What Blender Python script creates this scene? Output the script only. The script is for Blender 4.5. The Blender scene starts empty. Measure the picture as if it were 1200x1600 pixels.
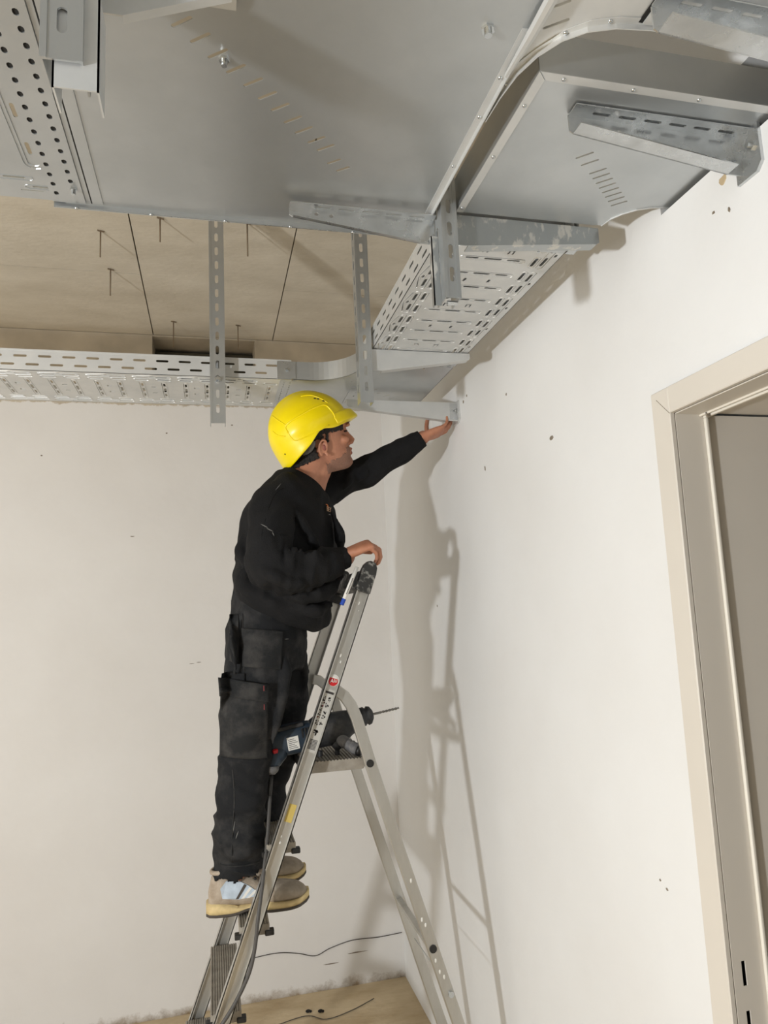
import bpy, bmesh, math, random
from mathutils import Vector, Matrix, noise
from mathutils.bvhtree import BVHTree
random.seed(7)
S = bpy.context.scene
COL = S.collection
PI = math.pi

# ---------------------------------------------------------------- camera, light, exposure
def make_camera():
    yaw, pit, rol = 0.24336, 0.13958, -0.04393
    f = Vector((math.sin(yaw)*math.cos(pit), math.cos(yaw)*math.cos(pit), math.sin(pit)))
    r = f.cross(Vector((0, 0, 1))).normalized()
    u = r.cross(f)
    r2 = math.cos(rol)*r + math.sin(rol)*u
    u2 = -math.sin(rol)*r + math.cos(rol)*u
    cd = bpy.data.cameras.new('camera')
    cd.sensor_fit = 'VERTICAL'; cd.sensor_height = 36; cd.lens = 1099/1600*36
    cd.clip_start = 0.02; cd.clip_end = 50
    c = bpy.data.objects.new('camera', cd); COL.objects.link(c)
    m = Matrix((r2, u2, -f)).transposed().to_4x4()
    m.translation = Vector((0, 0, 1.65))
    c.matrix_world = m
    S.camera = c
make_camera()
w = bpy.data.worlds.new('world'); S.world = w; w.use_nodes = True
w.node_tree.nodes['Background'].inputs[0].default_value = (0.95, 0.98, 1.0, 1)
w.node_tree.nodes['Background'].inputs[1].default_value = 0.30
def light(name, kind, loc, power, color, size=0.1, target=None, sy=None):
    l = bpy.data.lights.new(name, kind); l.energy = power; l.color = color
    if kind == 'AREA':
        l.size = size
        if sy: l.shape = 'RECTANGLE'; l.size_y = sy
    else: l.shadow_soft_size = size
    o = bpy.data.objects.new(name, l); COL.objects.link(o); o.location = loc
    if target: o.rotation_euler = (Vector(target)-Vector(loc)).to_track_quat('-Z', 'Y').to_euler()
    return o
light('work_light', 'POINT', (-1.9, -0.15, 1.40), 330, (0.955, 0.98, 1.0), 0.075)
light('left_fill_light', 'AREA', (-3.3, 0.4, 1.5), 15, (1.0, 0.99, 0.975), 1.8, (0.6, 1.6, 1.4), 2.0)  # soft fill added from the left; no window stands there
S.view_settings.view_transform = 'Standard'
S.view_settings.look = 'None'
S.view_settings.exposure = -0.60
S.view_settings.gamma = 1
S.view_settings.use_curve_mapping = False

# ---------------------------------------------------------------- materials
def lin(c):
    return tuple(((v/255)/12.92 if v/255 <= 0.04045 else ((v/255+0.055)/1.055)**2.4) for v in c)
MATS = {}
def mat(name, c1, rough=0.6, metal=0.0, c2=None, scale=8, detail=5, bump=0.0, bscale=60, stretch=(1, 1, 1), r2=None, lo=0.35, hi=0.65, spec=0.5):
    m = bpy.data.materials.new(name); m.use_nodes = True
    N = m.node_tree.nodes; L = m.node_tree.links
    b = N['Principled BSDF']
    b.inputs['Base Color'].default_value = (*lin(c1), 1)
    b.inputs['Roughness'].default_value = rough
    b.inputs['Metallic'].default_value = metal
    b.inputs['Specular IOR Level'].default_value = spec
    g = N.new('ShaderNodeNewGeometry'); mp = N.new('ShaderNodeMapping')
    mp.inputs['Scale'].default_value = stretch
    L.new(g.outputs['Position'], mp.inputs['Vector'])
    if c2 is not None:
        n = N.new('ShaderNodeTexNoise'); n.inputs['Scale'].default_value = scale; n.inputs['Detail'].default_value = detail
        n.inputs['Roughness'].default_value = 0.6
        L.new(mp.outputs[0], n.inputs['Vector'])
        r = N.new('ShaderNodeValToRGB')
        r.color_ramp.elements[0].position = lo; r.color_ramp.elements[1].position = hi
        r.color_ramp.elements[0].color = (*lin(c1), 1); r.color_ramp.elements[1].color = (*lin(c2), 1)
        L.new(n.outputs['Fac'], r.inputs['Fac']); L.new(r.outputs['Color'], b.inputs['Base Color'])
        if r2 is not None:
            mr = N.new('ShaderNodeMapRange'); mr.inputs['From Min'].default_value = lo; mr.inputs['From Max'].default_value = hi
            mr.inputs['To Min'].default_value = rough; mr.inputs['To Max'].default_value = r2
            L.new(n.outputs['Fac'], mr.inputs['Value']); L.new(mr.outputs[0], b.inputs['Roughness'])
    if bump:
        n2 = N.new('ShaderNodeTexNoise'); n2.inputs['Scale'].default_value = bscale; n2.inputs['Detail'].default_value = 4
        L.new(mp.outputs[0], n2.inputs['Vector'])
        bp = N.new('ShaderNodeBump'); bp.inputs['Strength'].default_value = bump; bp.inputs['Distance'].default_value = 0.01
        L.new(n2.outputs['Fac'], bp.inputs['Height']); L.new(bp.outputs[0], b.inputs['Normal'])
    MATS[name] = m
    return m
def mixin(m, color, axis, lo, hi, nscale, namp, rough=None):
    """blend a second paint/dirt colour in above/below a height with a ragged noisy edge"""
    N = m.node_tree.nodes; L = m.node_tree.links; b = N['Principled BSDF']
    g = N.new('ShaderNodeNewGeometry'); sp = N.new('ShaderNodeSeparateXYZ'); L.new(g.outputs['Position'], sp.inputs[0])
    n = N.new('ShaderNodeTexNoise'); n.inputs['Scale'].default_value = nscale; n.inputs['Detail'].default_value = 8; n.inputs['Roughness'].default_value = 0.7
    L.new(g.outputs['Position'], n.inputs['Vector'])
    s = N.new('ShaderNodeMath'); s.operation = 'SUBTRACT'; L.new(n.outputs['Fac'], s.inputs[0]); s.inputs[1].default_value = 0.5
    mu = N.new('ShaderNodeMath'); mu.operation = 'MULTIPLY'; L.new(s.outputs[0], mu.inputs[0]); mu.inputs[1].default_value = namp
    ad = N.new('ShaderNodeMath'); ad.operation = 'ADD'; L.new(sp.outputs['XYZ'.index(axis)], ad.inputs[0]); L.new(mu.outputs[0], ad.inputs[1])
    mr = N.new('ShaderNodeMapRange'); mr.inputs['From Min'].default_value = lo; mr.inputs['From Max'].default_value = hi
    L.new(ad.outputs[0], mr.inputs['Value'])
    mx = N.new('ShaderNodeMix'); mx.data_type = 'RGBA'
    L.new(mr.outputs[0], mx.inputs[0])
    src = b.inputs['Base Color'].links[0].from_socket
    L.new(src, mx.inputs[6])
    n3 = N.new('ShaderNodeTexNoise'); n3.inputs['Scale'].default_value = 6; n3.inputs['Detail'].default_value = 6
    L.new(g.outputs['Position'], n3.inputs['Vector'])
    rr = N.new('ShaderNodeValToRGB'); rr.color_ramp.elements[0].position = .3; rr.color_ramp.elements[1].position = .7
    rr.color_ramp.elements[0].color = (*lin(color), 1); rr.color_ramp.elements[1].color = (*lin(tuple(v*.86 for v in color)), 1)
    L.new(n3.outputs['Fac'], rr.inputs[0]); L.new(rr.outputs[0], mx.inputs[7])
    L.new(mx.outputs[2], b.inputs['Base Color'])

WHITE = mat('wall_paint', (228, 229, 229), 0.75, 0, (223, 223, 222), 2.2, 6, 0.08, 35, lo=.3, hi=.7)
WHITEB = mat('back_wall_paint', (224, 222, 219), 0.8, 0, (217, 214, 210), 1.8, 6, 0.10, 30, lo=.3, hi=.7)
mixin(WHITEB, (200, 188, 168), 'Z', 2.652, 2.658, 22, 0.05)
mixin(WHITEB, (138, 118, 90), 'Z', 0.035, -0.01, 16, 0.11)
CONC = mat('raw_concrete', (206, 197, 180), 0.85, 0, (184, 174, 156), 3.0, 8, 0.15, 40, (1, 2.2, 1), lo=.3, hi=.7)
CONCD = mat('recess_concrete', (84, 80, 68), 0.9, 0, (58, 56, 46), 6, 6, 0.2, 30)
FLOORM = mat('dusty_floor', (206, 188, 156), 0.75, 0, (162, 140, 106), 3.2, 9, 0.15, 30, (1, 2.4, 1), lo=.3, hi=.72)
GALV = mat('galvanized_steel', (196, 199, 200), 0.30, 0.82, (184, 188, 190), 7, 6, 0.01, 6, r2=0.40, lo=.3, hi=.7)
GALVT = mat('galvanized_tray', (216, 217, 216), 0.45, 0.55, (204, 206, 206), 9, 5, 0.02, 20, r2=0.50)
GALVB = mat('shiny_bracket_steel', (212, 215, 217), 0.17, 0.92, (190, 193, 194), 14, 6, 0.05, 25, r2=0.42, lo=.3, hi=.7)
GALVP = mat('plaster_smeared_steel', (176, 180, 181), 0.34, 0.8, (214, 213, 208), 42, 8, 0.08, 60, (1, 1, .45), r2=0.65, lo=.55, hi=.60)
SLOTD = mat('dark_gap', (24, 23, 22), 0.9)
ALU = mat('brushed_aluminium', (200, 199, 194), 0.34, 0.80, (180, 177, 170), 12, 6, 0.04, 90, (1, 1, .3), r2=0.46, lo=.3, hi=.7)
ALUD = mat('dusty_tread_aluminium', (166, 160, 150), 0.6, 0.45, (142, 136, 126), 26, 6, 0.1, 60)
BLACKP = mat('black_plastic', (20, 20, 20), 0.5, 0, (34, 33, 32), 20)
DUSTP = mat('dusty_black_plastic', (38, 38, 37), 0.6, 0, (150, 148, 142), 45, 8, 0.1, 60, lo=.52, hi=.66)
FRAME = mat('door_frame_enamel', (214, 208, 198), 0.45, 0, (210, 204, 194), 2.5, 3)
SEAL = mat('door_seal', (226, 221, 210), 0.5)
YEL = mat('helmet_yellow', (250, 226, 0), 0.30, 0, (244, 218, 0), 10, 3, 0.015, 40)
SKIN = mat('skin', (190, 132, 103), 0.5, 0, (172, 114, 88), 30, 4, 0.05, 180, lo=.3, hi=.7)
LIP = mat('lip_skin', (150, 88, 76), 0.5)
HAIR = mat('dark_hair', (24, 20, 18), 0.7, 0, (40, 33, 29), 90, 4, 0.5, 220, (1, 1, .25))
STUB = mat('stubble_skin', (160, 114, 92), 0.6, 0, (128, 97, 82), 420, 3, 0.10, 400, lo=.36, hi=.64)
SWEAT = mat('black_sweatshirt_fabric', (24, 24, 25), 0.9, 0, (31, 31, 32), 14, 6, 0.25, 260, lo=.3, hi=.75, spec=.2)
TROU = mat('worn_black_work_cloth', (30, 31, 33), 0.88, 0, (66, 65, 64), 13, 9, 0.2, 300, lo=.47, hi=.80, spec=.2)
POCK = mat('pocket_cloth', (36, 37, 38), 0.88, 0, (74, 72, 70), 15, 9, 0.2, 280, lo=.46, hi=.82, spec=.2)
SUEDE = mat('beige_suede', (176, 163, 147), 0.9, 0, (150, 136, 119), 35, 6, 0.2, 160)
SUEDE2 = mat('taupe_toe_suede', (162, 151, 136), 0.85, 0, (138, 127, 112), 30, 6, 0.15, 120)
PALEB = mat('pale_blue_panel', (190, 203, 216), 0.6, 0, (170, 182, 194), 40)
SOLEY = mat('yellow_foam_sole', (214, 192, 140), 0.7, 0, (188, 166, 120), 30)
SOLED = mat('dark_outsole', (70, 64, 58), 0.8)
LACE = mat('brown_lace', (96, 82, 66), 0.9)
DRILLB = mat('dark_blue_housing', (34, 48, 62), 0.5, 0, (58, 68, 78), 24, 6, lo=.45, hi=.7)
DRILLK = mat('dusty_black_housing', (30, 31, 33), 0.6, 0, (72, 70, 68), 30, 7, 0.1, 80, lo=.48, hi=.75)
GREYR = mat('grey_rubber', (92, 92, 94), 0.7, 0, (120, 118, 116), 40)
CABLE = mat('grey_cable', (74, 72, 70), 0.6)
RED = mat('red_plastic', (196, 28, 36), 0.45)
LABELW = mat('white_label', (222, 220, 214), 0.6)
STICK = mat('silver_sticker', (190, 188, 182), 0.5, 0.1)
INK = mat('dark_ink', (48, 44, 44), 0.7)
INKR = mat('dark_red_ink', (130, 46, 50), 0.7)
BLUE = mat('blue_cap', (30, 70, 170), 0.5)
YSMEAR = mat('dried_yellow_paint', (200, 176, 96), 0.8)
ORANGE = mat('orange_print', (220, 120, 50), 0.7)
PRINTW = mat('pale_print', (196, 160, 130), 0.7)
ROD = mat('rusty_wire_rod', (128, 112, 92), 0.7, 0.3)
WIREM = mat('thin_dark_wire', (70, 66, 60), 0.6)
CHIP = mat('plaster_chip', (150, 142, 128), 0.9, 0, (110, 96, 80), 60)
BITM = mat('drill_bit_steel', (130, 128, 124), 0.35, 0.9)
STEELB = mat('zinc_bolt', (200, 204, 206), 0.22, 0.95)

# ---------------------------------------------------------------- builders
class MB:
    def __init__(s): s.v = []; s.f = []
    def add(s, verts, faces, M=None):
        n = len(s.v)
        s.v += [tuple(M @ Vector(p)) if M is not None else tuple(p) for p in verts]
        s.f += [tuple(i+n for i in f) for f in faces]
        return s
    def box(s, a, b, M=None):
        (x0, y0, z0), (x1, y1, z1) = a, b
        return s.add([(x0, y0, z0), (x1, y0, z0), (x1, y1, z0), (x0, y1, z0), (x0, y0, z1), (x1, y0, z1), (x1, y1, z1), (x0, y1, z1)],
              [(0, 3, 2, 1), (4, 5, 6, 7), (0, 1, 5, 4), (1, 2, 6, 5), (2, 3, 7, 6), (3, 0, 4, 7)], M)
    def rings(s, rings, cap=True, M=None):
        n = len(rings[0]); v = [p for r in rings for p in r]; f = []
        for i in range(len(rings)-1):
            for j in range(n):
                k = (j+1) % n
                f.append((i*n+j, i*n+k, (i+1)*n+k, (i+1)*n+j))
        if cap:
            f.append(tuple(reversed(range(n)))); f.append(tuple(range((len(rings)-1)*n, len(rings)*n)))
        return s.add(v, f, M)
    def tube(s, pts, r, n=8, cap=True):
        pts = [Vector(p) for p in pts]
        rad = r if isinstance(r, (list, tuple)) else [r]*len(pts)
        rg = []; up = None
        for i, p in enumerate(pts):
            d = (pts[min(i+1, len(pts)-1)] - pts[max(i-1, 0)]).normalized()
            if up is None:
                up = Vector((0, 0, 1)) if abs(d.z) < .9 else Vector((1, 0, 0))
            a = (up - d*up.dot(d)).normalized(); up = a; b = d.cross(a)
            rg.append([tuple(p + (a*math.cos(2*PI*k/n) + b*math.sin(2*PI*k/n))*rad[i]) for k in range(n)])
        return s.rings(rg, cap)
    def ball(s, c, r, n=10, M=None):
        if not isinstance(r, (list, tuple)): r = (r, r, r)
        rg = []
        for i in range(1, n):
            t = PI*i/n
            rg.append([(c[0]+r[0]*math.sin(t)*math.cos(2*PI*k/(2*n)), c[1]+r[1]*math.sin(t)*math.sin(2*PI*k/(2*n)), c[2]-r[2]*math.cos(t)) for k in range(2*n)])
        return s.rings(rg, True, M)
    def capsule(s, pts, rad, n=14):
        """smooth limb: rings along pts with rounded ends"""
        pts = [Vector(p) for p in pts]
        P = []; R = []
        m = len(pts)
        for i in range(m-1):
            p0 = pts[max(i-1, 0)]; p1 = pts[i]; p2 = pts[i+1]; p3 = pts[min(i+2, m-1)]
            for k in range(6):
                t = k/6
                P.append(0.5*((2*p1) + (p2-p0)*t + (2*p0-5*p1+4*p2-p3)*t*t + (3*p1-p0-3*p2+p3)*t**3))
                tt = t*t*(3-2*t); R.append(rad[i]*(1-tt)+rad[i+1]*tt)
        P.append(pts[-1]); R.append(rad[-1])
        d0 = (P[0]-P[1]).normalized(); d1 = (P[-1]-P[-2]).normalized()
        A = [(P[0]+d0*R[0]*k, R[0]*math.sqrt(max(0.02, 1-k*k))) for k in (.98, .8, .45)]
        B = [(P[-1]+d1*R[-1]*k, R[-1]*math.sqrt(max(0.02, 1-k*k))) for k in (.45, .8, .98)]
        return s.tube([a[0] for a in A]+P+[b[0] for b in B], [a[1] for a in A]+R+[b[1] for b in B], n)
    def obj(s, name, m, parent=None, smooth=False, bevel=0, seg=1):
        me = bpy.data.meshes.new(name); off = parent_loc(parent)
        me.from_pydata([tuple(Vector(p)-off) for p in s.v], [], s.f); me.update()
        return finish(name, me, m, parent, smooth, bevel, seg)
def parent_loc(p):
    o = Vector((0, 0, 0))
    while p is not None: o += p.location; p = p.parent
    return o
def finish(name, me, m, parent=None, smooth=False, bevel=0, seg=1, fixn=True):
    if fixn or bevel:
        bm = bmesh.new(); bm.from_mesh(me); bmesh.ops.recalc_face_normals(bm, faces=bm.faces)
        if bevel:
            e = [x for x in bm.edges if len(x.link_faces) == 2 and x.calc_face_angle(0) > .6]
            bmesh.ops.bevel(bm, geom=e, offset=bevel, segments=seg, profile=.6, affect='EDGES', clamp_overlap=True)
        bm.to_mesh(me); bm.free()
    if smooth:
        me.shade_smooth()
    o = bpy.data.objects.new(name, me); COL.objects.link(o)
    me.materials.append(m)
    if parent is not None: o.parent = parent
    return o
def thing(name, label, cat, loc, group=None):
    o = bpy.data.objects.new(name, None); COL.objects.link(o); o.location = loc; o.empty_display_size = .05
    o['label'] = label; o['category'] = cat
    if group: o['group'] = group
    return o
def tag(o, label, cat, group=None):
    o['label'] = label; o['category'] = cat
    if group: o['group'] = group
    return o
def structure(o): o['kind'] = 'structure'; return o
def stadium(cx, cy, L, W, ang=0, k=5):
    """points of a slot: length L, width W"""
    r = W/2; h = L/2-r; pts = []
    for i in range(k+1):
        a = -PI/2 + PI*i/k; pts.append((h+r*math.cos(a), r*math.sin(a)))
    for i in range(k+1):
        a = PI/2 + PI*i/k; pts.append((-h+r*math.cos(a), r*math.sin(a)))
    c, s = math.cos(ang), math.sin(ang)
    return [(cx+x*c-y*s, cy+x*s+y*c) for x, y in pts]
def plate(outer, holes, t):
    """sheet metal blank with punched holes: mesh (verts, faces) in XY, thickness 0..t in z"""
    cu = bpy.data.curves.new('blank', 'CURVE'); cu.dimensions = '2D'; cu.fill_mode = 'BOTH'; cu.extrude = t/2
    for pl in [outer]+list(holes):
        sp = cu.splines.new('POLY'); sp.points.add(len(pl)-1); sp.use_cyclic_u = True
        for i, p in enumerate(pl): sp.points[i].co = (p[0], p[1], 0, 1)
    o = bpy.data.objects.new('blank', cu); COL.objects.link(o)
    dg = bpy.context.evaluated_depsgraph_get(); dg.update()
    me = bpy.data.meshes.new_from_object(o.evaluated_get(dg))
    v = [(p.co.x, p.co.y, p.co.z+t/2) for p in me.vertices]; f = [tuple(p.vertices) for p in me.polygons]
    bpy.data.objects.remove(o); bpy.data.curves.remove(cu); bpy.data.meshes.remove(me)
    return v, f
def basis(o, ex, ey, ez):
    m = Matrix((Vector(ex), Vector(ey), Vector(ez))).transposed().to_4x4(); m.translation = Vector(o); return m
def rect(x0, y0, x1, y1): return [(x0, y0), (x1, y0), (x1, y1), (x0, y1)]
def modmesh(me, mods):
    o = bpy.data.objects.new('tmp', me); COL.objects.link(o)
    for kind, kw in mods:
        md = o.modifiers.new(kind, kind)
        for k, v in kw.items(): setattr(md, k, v)
    dg = bpy.context.evaluated_depsgraph_get(); dg.update()
    r = bpy.data.meshes.new_from_object(o.evaluated_get(dg))
    bpy.data.objects.remove(o); return r
def remesh(mb, voxel, smooth=4, factor=.5):
    me = bpy.data.meshes.new('rm'); me.from_pydata(mb.v, [], mb.f); me.update()
    bm = bmesh.new(); bm.from_mesh(me); bmesh.ops.recalc_face_normals(bm, faces=bm.faces); bm.to_mesh(me); bm.free()
    return modmesh(me, [('REMESH', dict(mode='VOXEL', voxel_size=voxel)), ('SMOOTH', dict(factor=factor, iterations=smooth))])
def offset_mesh(me, parent):
    off = parent_loc(parent)
    for v in me.vertices: v.co -= off

# ================================================================= THE SETTING
XW, YB, ZC = 0.84, 3.36, 3.0
ZT = 2.383                       # underside of the cable trays
mb = MB().box((-3.6, -3.0, -0.1), (3.2, YB+.2, 0.0)); structure(mb.obj('floor', FLOORM))
# ceiling: slab with separate panels
ceil = structure(MB().box((-3.6, -3.0, ZC+.03), (3.2, YB+.2, ZC+.13)).obj('ceiling', CONC))
g = .0022
def panel(x0, x1, y0, y1, dz=0):
    MB().box((x0+g, y0+g, ZC+dz), (x1-g, y1-g, ZC+.031)).obj('ceiling_panel', CONC, ceil)
for (x0, x1, ys) in ((-3.6, -2.6, (-3, -.6, .9, 2.2, 3.36)), (-2.6, -1.5, (-3, -1.2, .4, 1.6, 2.9, 3.36)), (-1.5, -.26, (-3, -1, .25, 1.5, 2.745, 3.36)),
                     (-.26, .303, (-3, -.6, .7, 2.0, 3.36)), (.303, .84, (-3, -1, .3, 1.55, 2.80, 3.36)), (.84, 3.2, (-3, 0, 1.6, 3.36))):
    for i in range(len(ys)-1): panel(x0, x1, ys[i], ys[i+1], random.uniform(-.0008, .0008))
# back wall with a recess under the ceiling
wb = MB()
wb.box((-3.6, YB, 0), (-.265, YB+.2, ZC)); wb.box((.215, YB, 0), (3.2, YB+.2, ZC)); wb.box((-.265, YB, 0), (.215, YB+.2, 2.70)); wb.box((-.265, YB, ZC-.006), (.215, YB+.2, ZC))
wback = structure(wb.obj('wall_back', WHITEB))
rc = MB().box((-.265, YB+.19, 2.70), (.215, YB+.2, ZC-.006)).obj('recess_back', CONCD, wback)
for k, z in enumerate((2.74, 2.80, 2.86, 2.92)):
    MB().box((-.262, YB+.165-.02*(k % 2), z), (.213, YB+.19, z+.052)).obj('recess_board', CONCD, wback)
# right wall, with doorway and the slot where the trays go through
wr = MB()
T = .30
wr.box((XW, 1.155, 0), (XW+T, YB, ZC)); wr.box((XW, -3.0, 0), (XW+T, .10, 2.375))
wr.box((XW, .10, 2.0375), (XW+T, 1.155, 2.375)); wr.box((XW, -3.0, 2.375), (XW+T, .06, 2.50)); wr.box((XW, 1.085, 2.375), (XW+T, 1.155, 2.50))
wr.box((XW, -3.0, 2.50), (XW+T, 1.155, ZC))
wright = structure(wr.obj('wall_right', WHITE))
structure(MB().box((3.0, -3.0, 0), (3.2, YB, ZC)).obj('wall_corridor', WHITE))
structure(MB().box((-3.6, -3.0, 0), (-3.5, YB, ZC)).obj('wall_left', WHITEB))
# chips and marks on the walls
def blob_chip(c, nrm, a, b, mtl, parent, th=.0012, seed=0):
    rnd = random.Random(seed); n = 11; pts = []
    for k in range(n):
        r = rnd.uniform(.65, 1.1); pts.append((a*r*math.cos(2*PI*k/n), b*r*math.sin(2*PI*k/n)))
    if nrm == 'x': M = basis(c, (0, 1, 0), (0, 0, 1), (-1, 0, 0))
    else: M = basis(c, (1, 0, 0), (0, 0, 1), (0, -1, 0))
    m_ = MB().rings([[(p[0], p[1], 0) for p in pts], [(p[0]*.8, p[1]*.8, th) for p in pts]], True, M)
    return m_.obj('plaster_chip', mtl, parent)
for i, (y, z, a, b) in enumerate(((1.587, 2.066, .011, .007), (2.036, 2.08, .004, .010), (.921, 2.342, .009, .010), (.95, 2.30, .004, .003), (.915, 2.285, .003, .006), (1.84, 2.26, .004, .004), (2.19, 2.345, .006, .007), (2.155, 2.355, .005, .006), (1.27, 1.10, .004, .003), (1.29, 1.11, .003, .003), (2.6, 1.66, .004, .006), (1.155, 2.0, .003, .006))):
    blob_chip((XW, y, z), 'x', a, b, CHIP if i != 2 else FLOORM, wright, seed=i)
for i, (x, z, a, b) in enumerate(((-.349, 2.035, .011, .0022), (-.06, 1.456, .012, .0018), (-.09, 1.452, .012, .0018), (-.737, 2.407, .005, .004), (.10, 2.565, .006, .004), (-.20, 2.52, .006, .004), (.62, .135, .05, .003), (.50, .105, .045, .003))):
    blob_chip((x, YB, z), 'y', a, b, CHIP, wback, seed=40+i)
# door frame: steel frame lining the doorway
JY, JY2, HZ = 1.104, .155, 1.989
door = structure(MB().box((XW-.012, JY, 0), (XW-.0005, JY+.052, HZ+.052)).box((XW-.012, JY2-.052, 0), (XW-.0005, JY2, HZ+.052)).obj('door_1', FRAME, None, False, .002))
MB().add([(XW-.012, JY+.0, HZ+.002), (XW-.0005, JY, HZ+.002), (XW-.0005, JY2, HZ+.002), (XW-.012, JY2, HZ+.002), (XW-.012, JY, HZ+.052), (XW-.0005, JY, HZ+.052), (XW-.0005, JY2, HZ+.052), (XW-.012, JY2, HZ+.052)],
         [(0, 3, 2, 1), (4, 5, 6, 7), (0, 1, 5, 4), (1, 2, 6, 5), (2, 3, 7, 6), (3, 0, 4, 7)]).obj('head_casing', FRAME, door, False, .0015)
# jamb linings: plate with strike slots, then a rebate
SX = .903
hol = [rect(SX-XW-.038-.008, 1.003, SX-XW-.038, 1.042), rect(SX-XW-.038-.008, .925, SX-XW-.038, .965), rect(SX-XW-.038-.008, .86, SX-XW-.038, .90)]
v, f = plate(rect(.0, 0, SX-XW, HZ), hol, .002)
MB().add(v, f, basis((XW, JY, 0), (1, 0, 0), (0, 0, 1), (0, 1, 0))).obj('jamb', FRAME, door)
MB().box((XW+.002, JY+.03, .8), (XW+.05, JY+.04, 1.1)).obj('strike_box', SLOTD, door)
MB().box((SX-.0, JY+.004, 0), (XW+T, JY+.006, HZ)).obj('jamb', FRAME, door)
MB().box((XW-.012, JY2-.002, 0), (XW+T, JY2, HZ)).obj('jamb', FRAME, door)
MB().box((XW+.0, JY2, HZ), (SX, JY, HZ+.002)).obj('head_lining', FRAME, door)
MB().box((SX, JY2, HZ+.004), (XW+T, JY+.004, HZ+.006)).obj('head_lining', FRAME, door)
MB().box((SX-.004, JY-.007, 0), (SX+.003, JY, HZ-.007)).obj('door_seal', SEAL, door, True, .002, 2)
MB().box((SX-.004, JY2, HZ-.007), (SX+.003, JY, HZ)).box((SX-.012, JY2, HZ-.004), (SX-.007, JY, HZ)).obj('door_seal', SEAL, door, False, .001)
MB().box((SX-.012, JY-.022, HZ-.009), (SX-.005, JY-.018, HZ-.001)).obj('seal_clip', CHIP, door)
MB().box((XW-.0124, JY+.0005, HZ+.0005), (XW-.0119, JY+.0505, HZ+.0015), Matrix.Translation((0, JY, HZ)) @ Matrix.Rotation(math.radians(45), 4, 'X') @ Matrix.Translation((0, -JY, -HZ))).obj('mitre_joint', CHIP, door)

# ceiling wire rods with bent heads
for i, (x, y, lb, lab) in enumerate(((-.364, 2.436, .099, 'thin wire rod on the ceiling, leftmost of those near the upper sheet edge'),
        (-.159, 2.321, .088, 'short wire rod on the ceiling left of the hanger channel by the sheet edge'),
        (.13, 2.306, .123, 'thin wire rod on the ceiling right of the hanger channel by the sheet edge'),
        (-.368, 2.716, .109, 'thin wire rod by the cross joint of the ceiling panels'),
        (-.159, 3.185, .125, 'thin wire rod hanging in front of the dark wall recess, left of the channel'),
        (.129, 3.19, .119, 'thin wire rod hanging in front of the dark wall recess, right of the channel'))):
    t = thing('wire_rod', lab, 'rod', (x, y, ZC), 'wire rods hanging from the concrete ceiling')
    MB().tube([(x, y, ZC), (x, y, ZC-lb)], .0026, 8).obj('rod', ROD, t, True)
    MB().tube([(x-.010, y-.004, ZC-.003), (x+.012, y+.004, ZC-.003)], .003, 6).obj('head', ROD, t)

# ================================================================= CABLE TRAYS
def ringlip(m_, pts, z, r=.0010):
    """pressed rim round a slot: thin raised lip below the sheet"""
    P = [Vector((p[0], p[1], z)) for p in pts]; n = len(P)
    cx = sum((p.x for p in P))/n; cy = sum((p.y for p in P))/n
    ro, ri = [], []
    for p in P:
        d = Vector((p.x-cx, p.y-cy, 0)); d = d.normalized() if d.length else Vector((1, 0, 0))
        ri.append((p.x, p.y, z)); ro.append((p.x+d.x*r*1.4, p.y+d.y*r*1.4, z))
    rl = [((a[0]+b[0])/2, (a[1]+b[1])/2, z-r) for a, b in zip(ri, ro)]
    v = ri+rl+ro; f = []
    for j in range(n):
        k = (j+1) % n
        f += [(j, k, n+k, n+j), (n+j, n+k, 2*n+k, 2*n+j)]
    return v, f
def tray_pattern(L, W, start=0., skip=()):
    holes = []; lips = []
    p = .0655; i = 0; u = start+.03
    while u < L-.02:
        # transverse pressed slot field with three punched slots; the hairline slit draws the shaded press edge
        holes += [stadium(u, W*.335, .03, .0065, PI/2), stadium(u, W*.50, .040, .0075, PI/2), stadium(u, W*.665, .03, .0065, PI/2), stadium(u-.0075, W*.50, W*.50, .0014, PI/2)]
        lips += [stadium(u, W*.50, W*.52, .014, PI/2, 6)]
        # longitudinal slots near both sides, hairline slits added as shade lines
        for v_ in (W*.165, W*.835):
            holes.append(stadium(u, v_, .036, .0075)); lips.append(stadium(u, v_, .046, .013, 0, 5)); holes.append(stadium(u, v_+.0075, .040, .0014))
        if i % 2 == 0:
            um = u+p/2
            for v_ in (W*.095, W*.905):
                if um < L-.05:
                    holes += [stadium(um-.028, v_, .036, .007), stadium(um+.028, v_, .036, .007), stadium(um, v_+.0078, .11, .0014)]
                    lips.append(stadium(um, v_, .115, .013, 0, 5))
            # pressed shallow peak by the side wall, its shaded outline cut as slits
            if um < L-.06 and um > .06:
                lips.append([(um-.055, W*.052), (um-.004, W*.022), (um+.004, W*.022), (um+.055, W*.052), (um+.052, W*.062), (um, W*.036), (um-.052, W*.062)])
                a_ = math.atan2(.010, .05); holes += [stadium(um-.027, W*.040, .048, .0022, -a_), stadium(um+.027, W*.040, .048, .0022, a_), stadium(um, W*.058, .012, .006)]
                holes.append(stadium(um, W*.955, .012, .006))
            if um < L-.03:
                if i % 4 == 0:
                    for v_ in (W*.40, W*.60):
                        holes.append([(um-.008, v_-.007), (um+.008, v_-.007), (um+.008, v_-.003), (um-.004, v_-.003), (um-.004, v_+.003), (um+.008, v_+.003), (um+.008, v_+.007), (um-.008, v_+.007)])
                else:
                    for v_ in (W*.40, W*.60): holes.append(stadium(um, v_, .016, .007))
        u += p; i += 1
    return holes, lips
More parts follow.
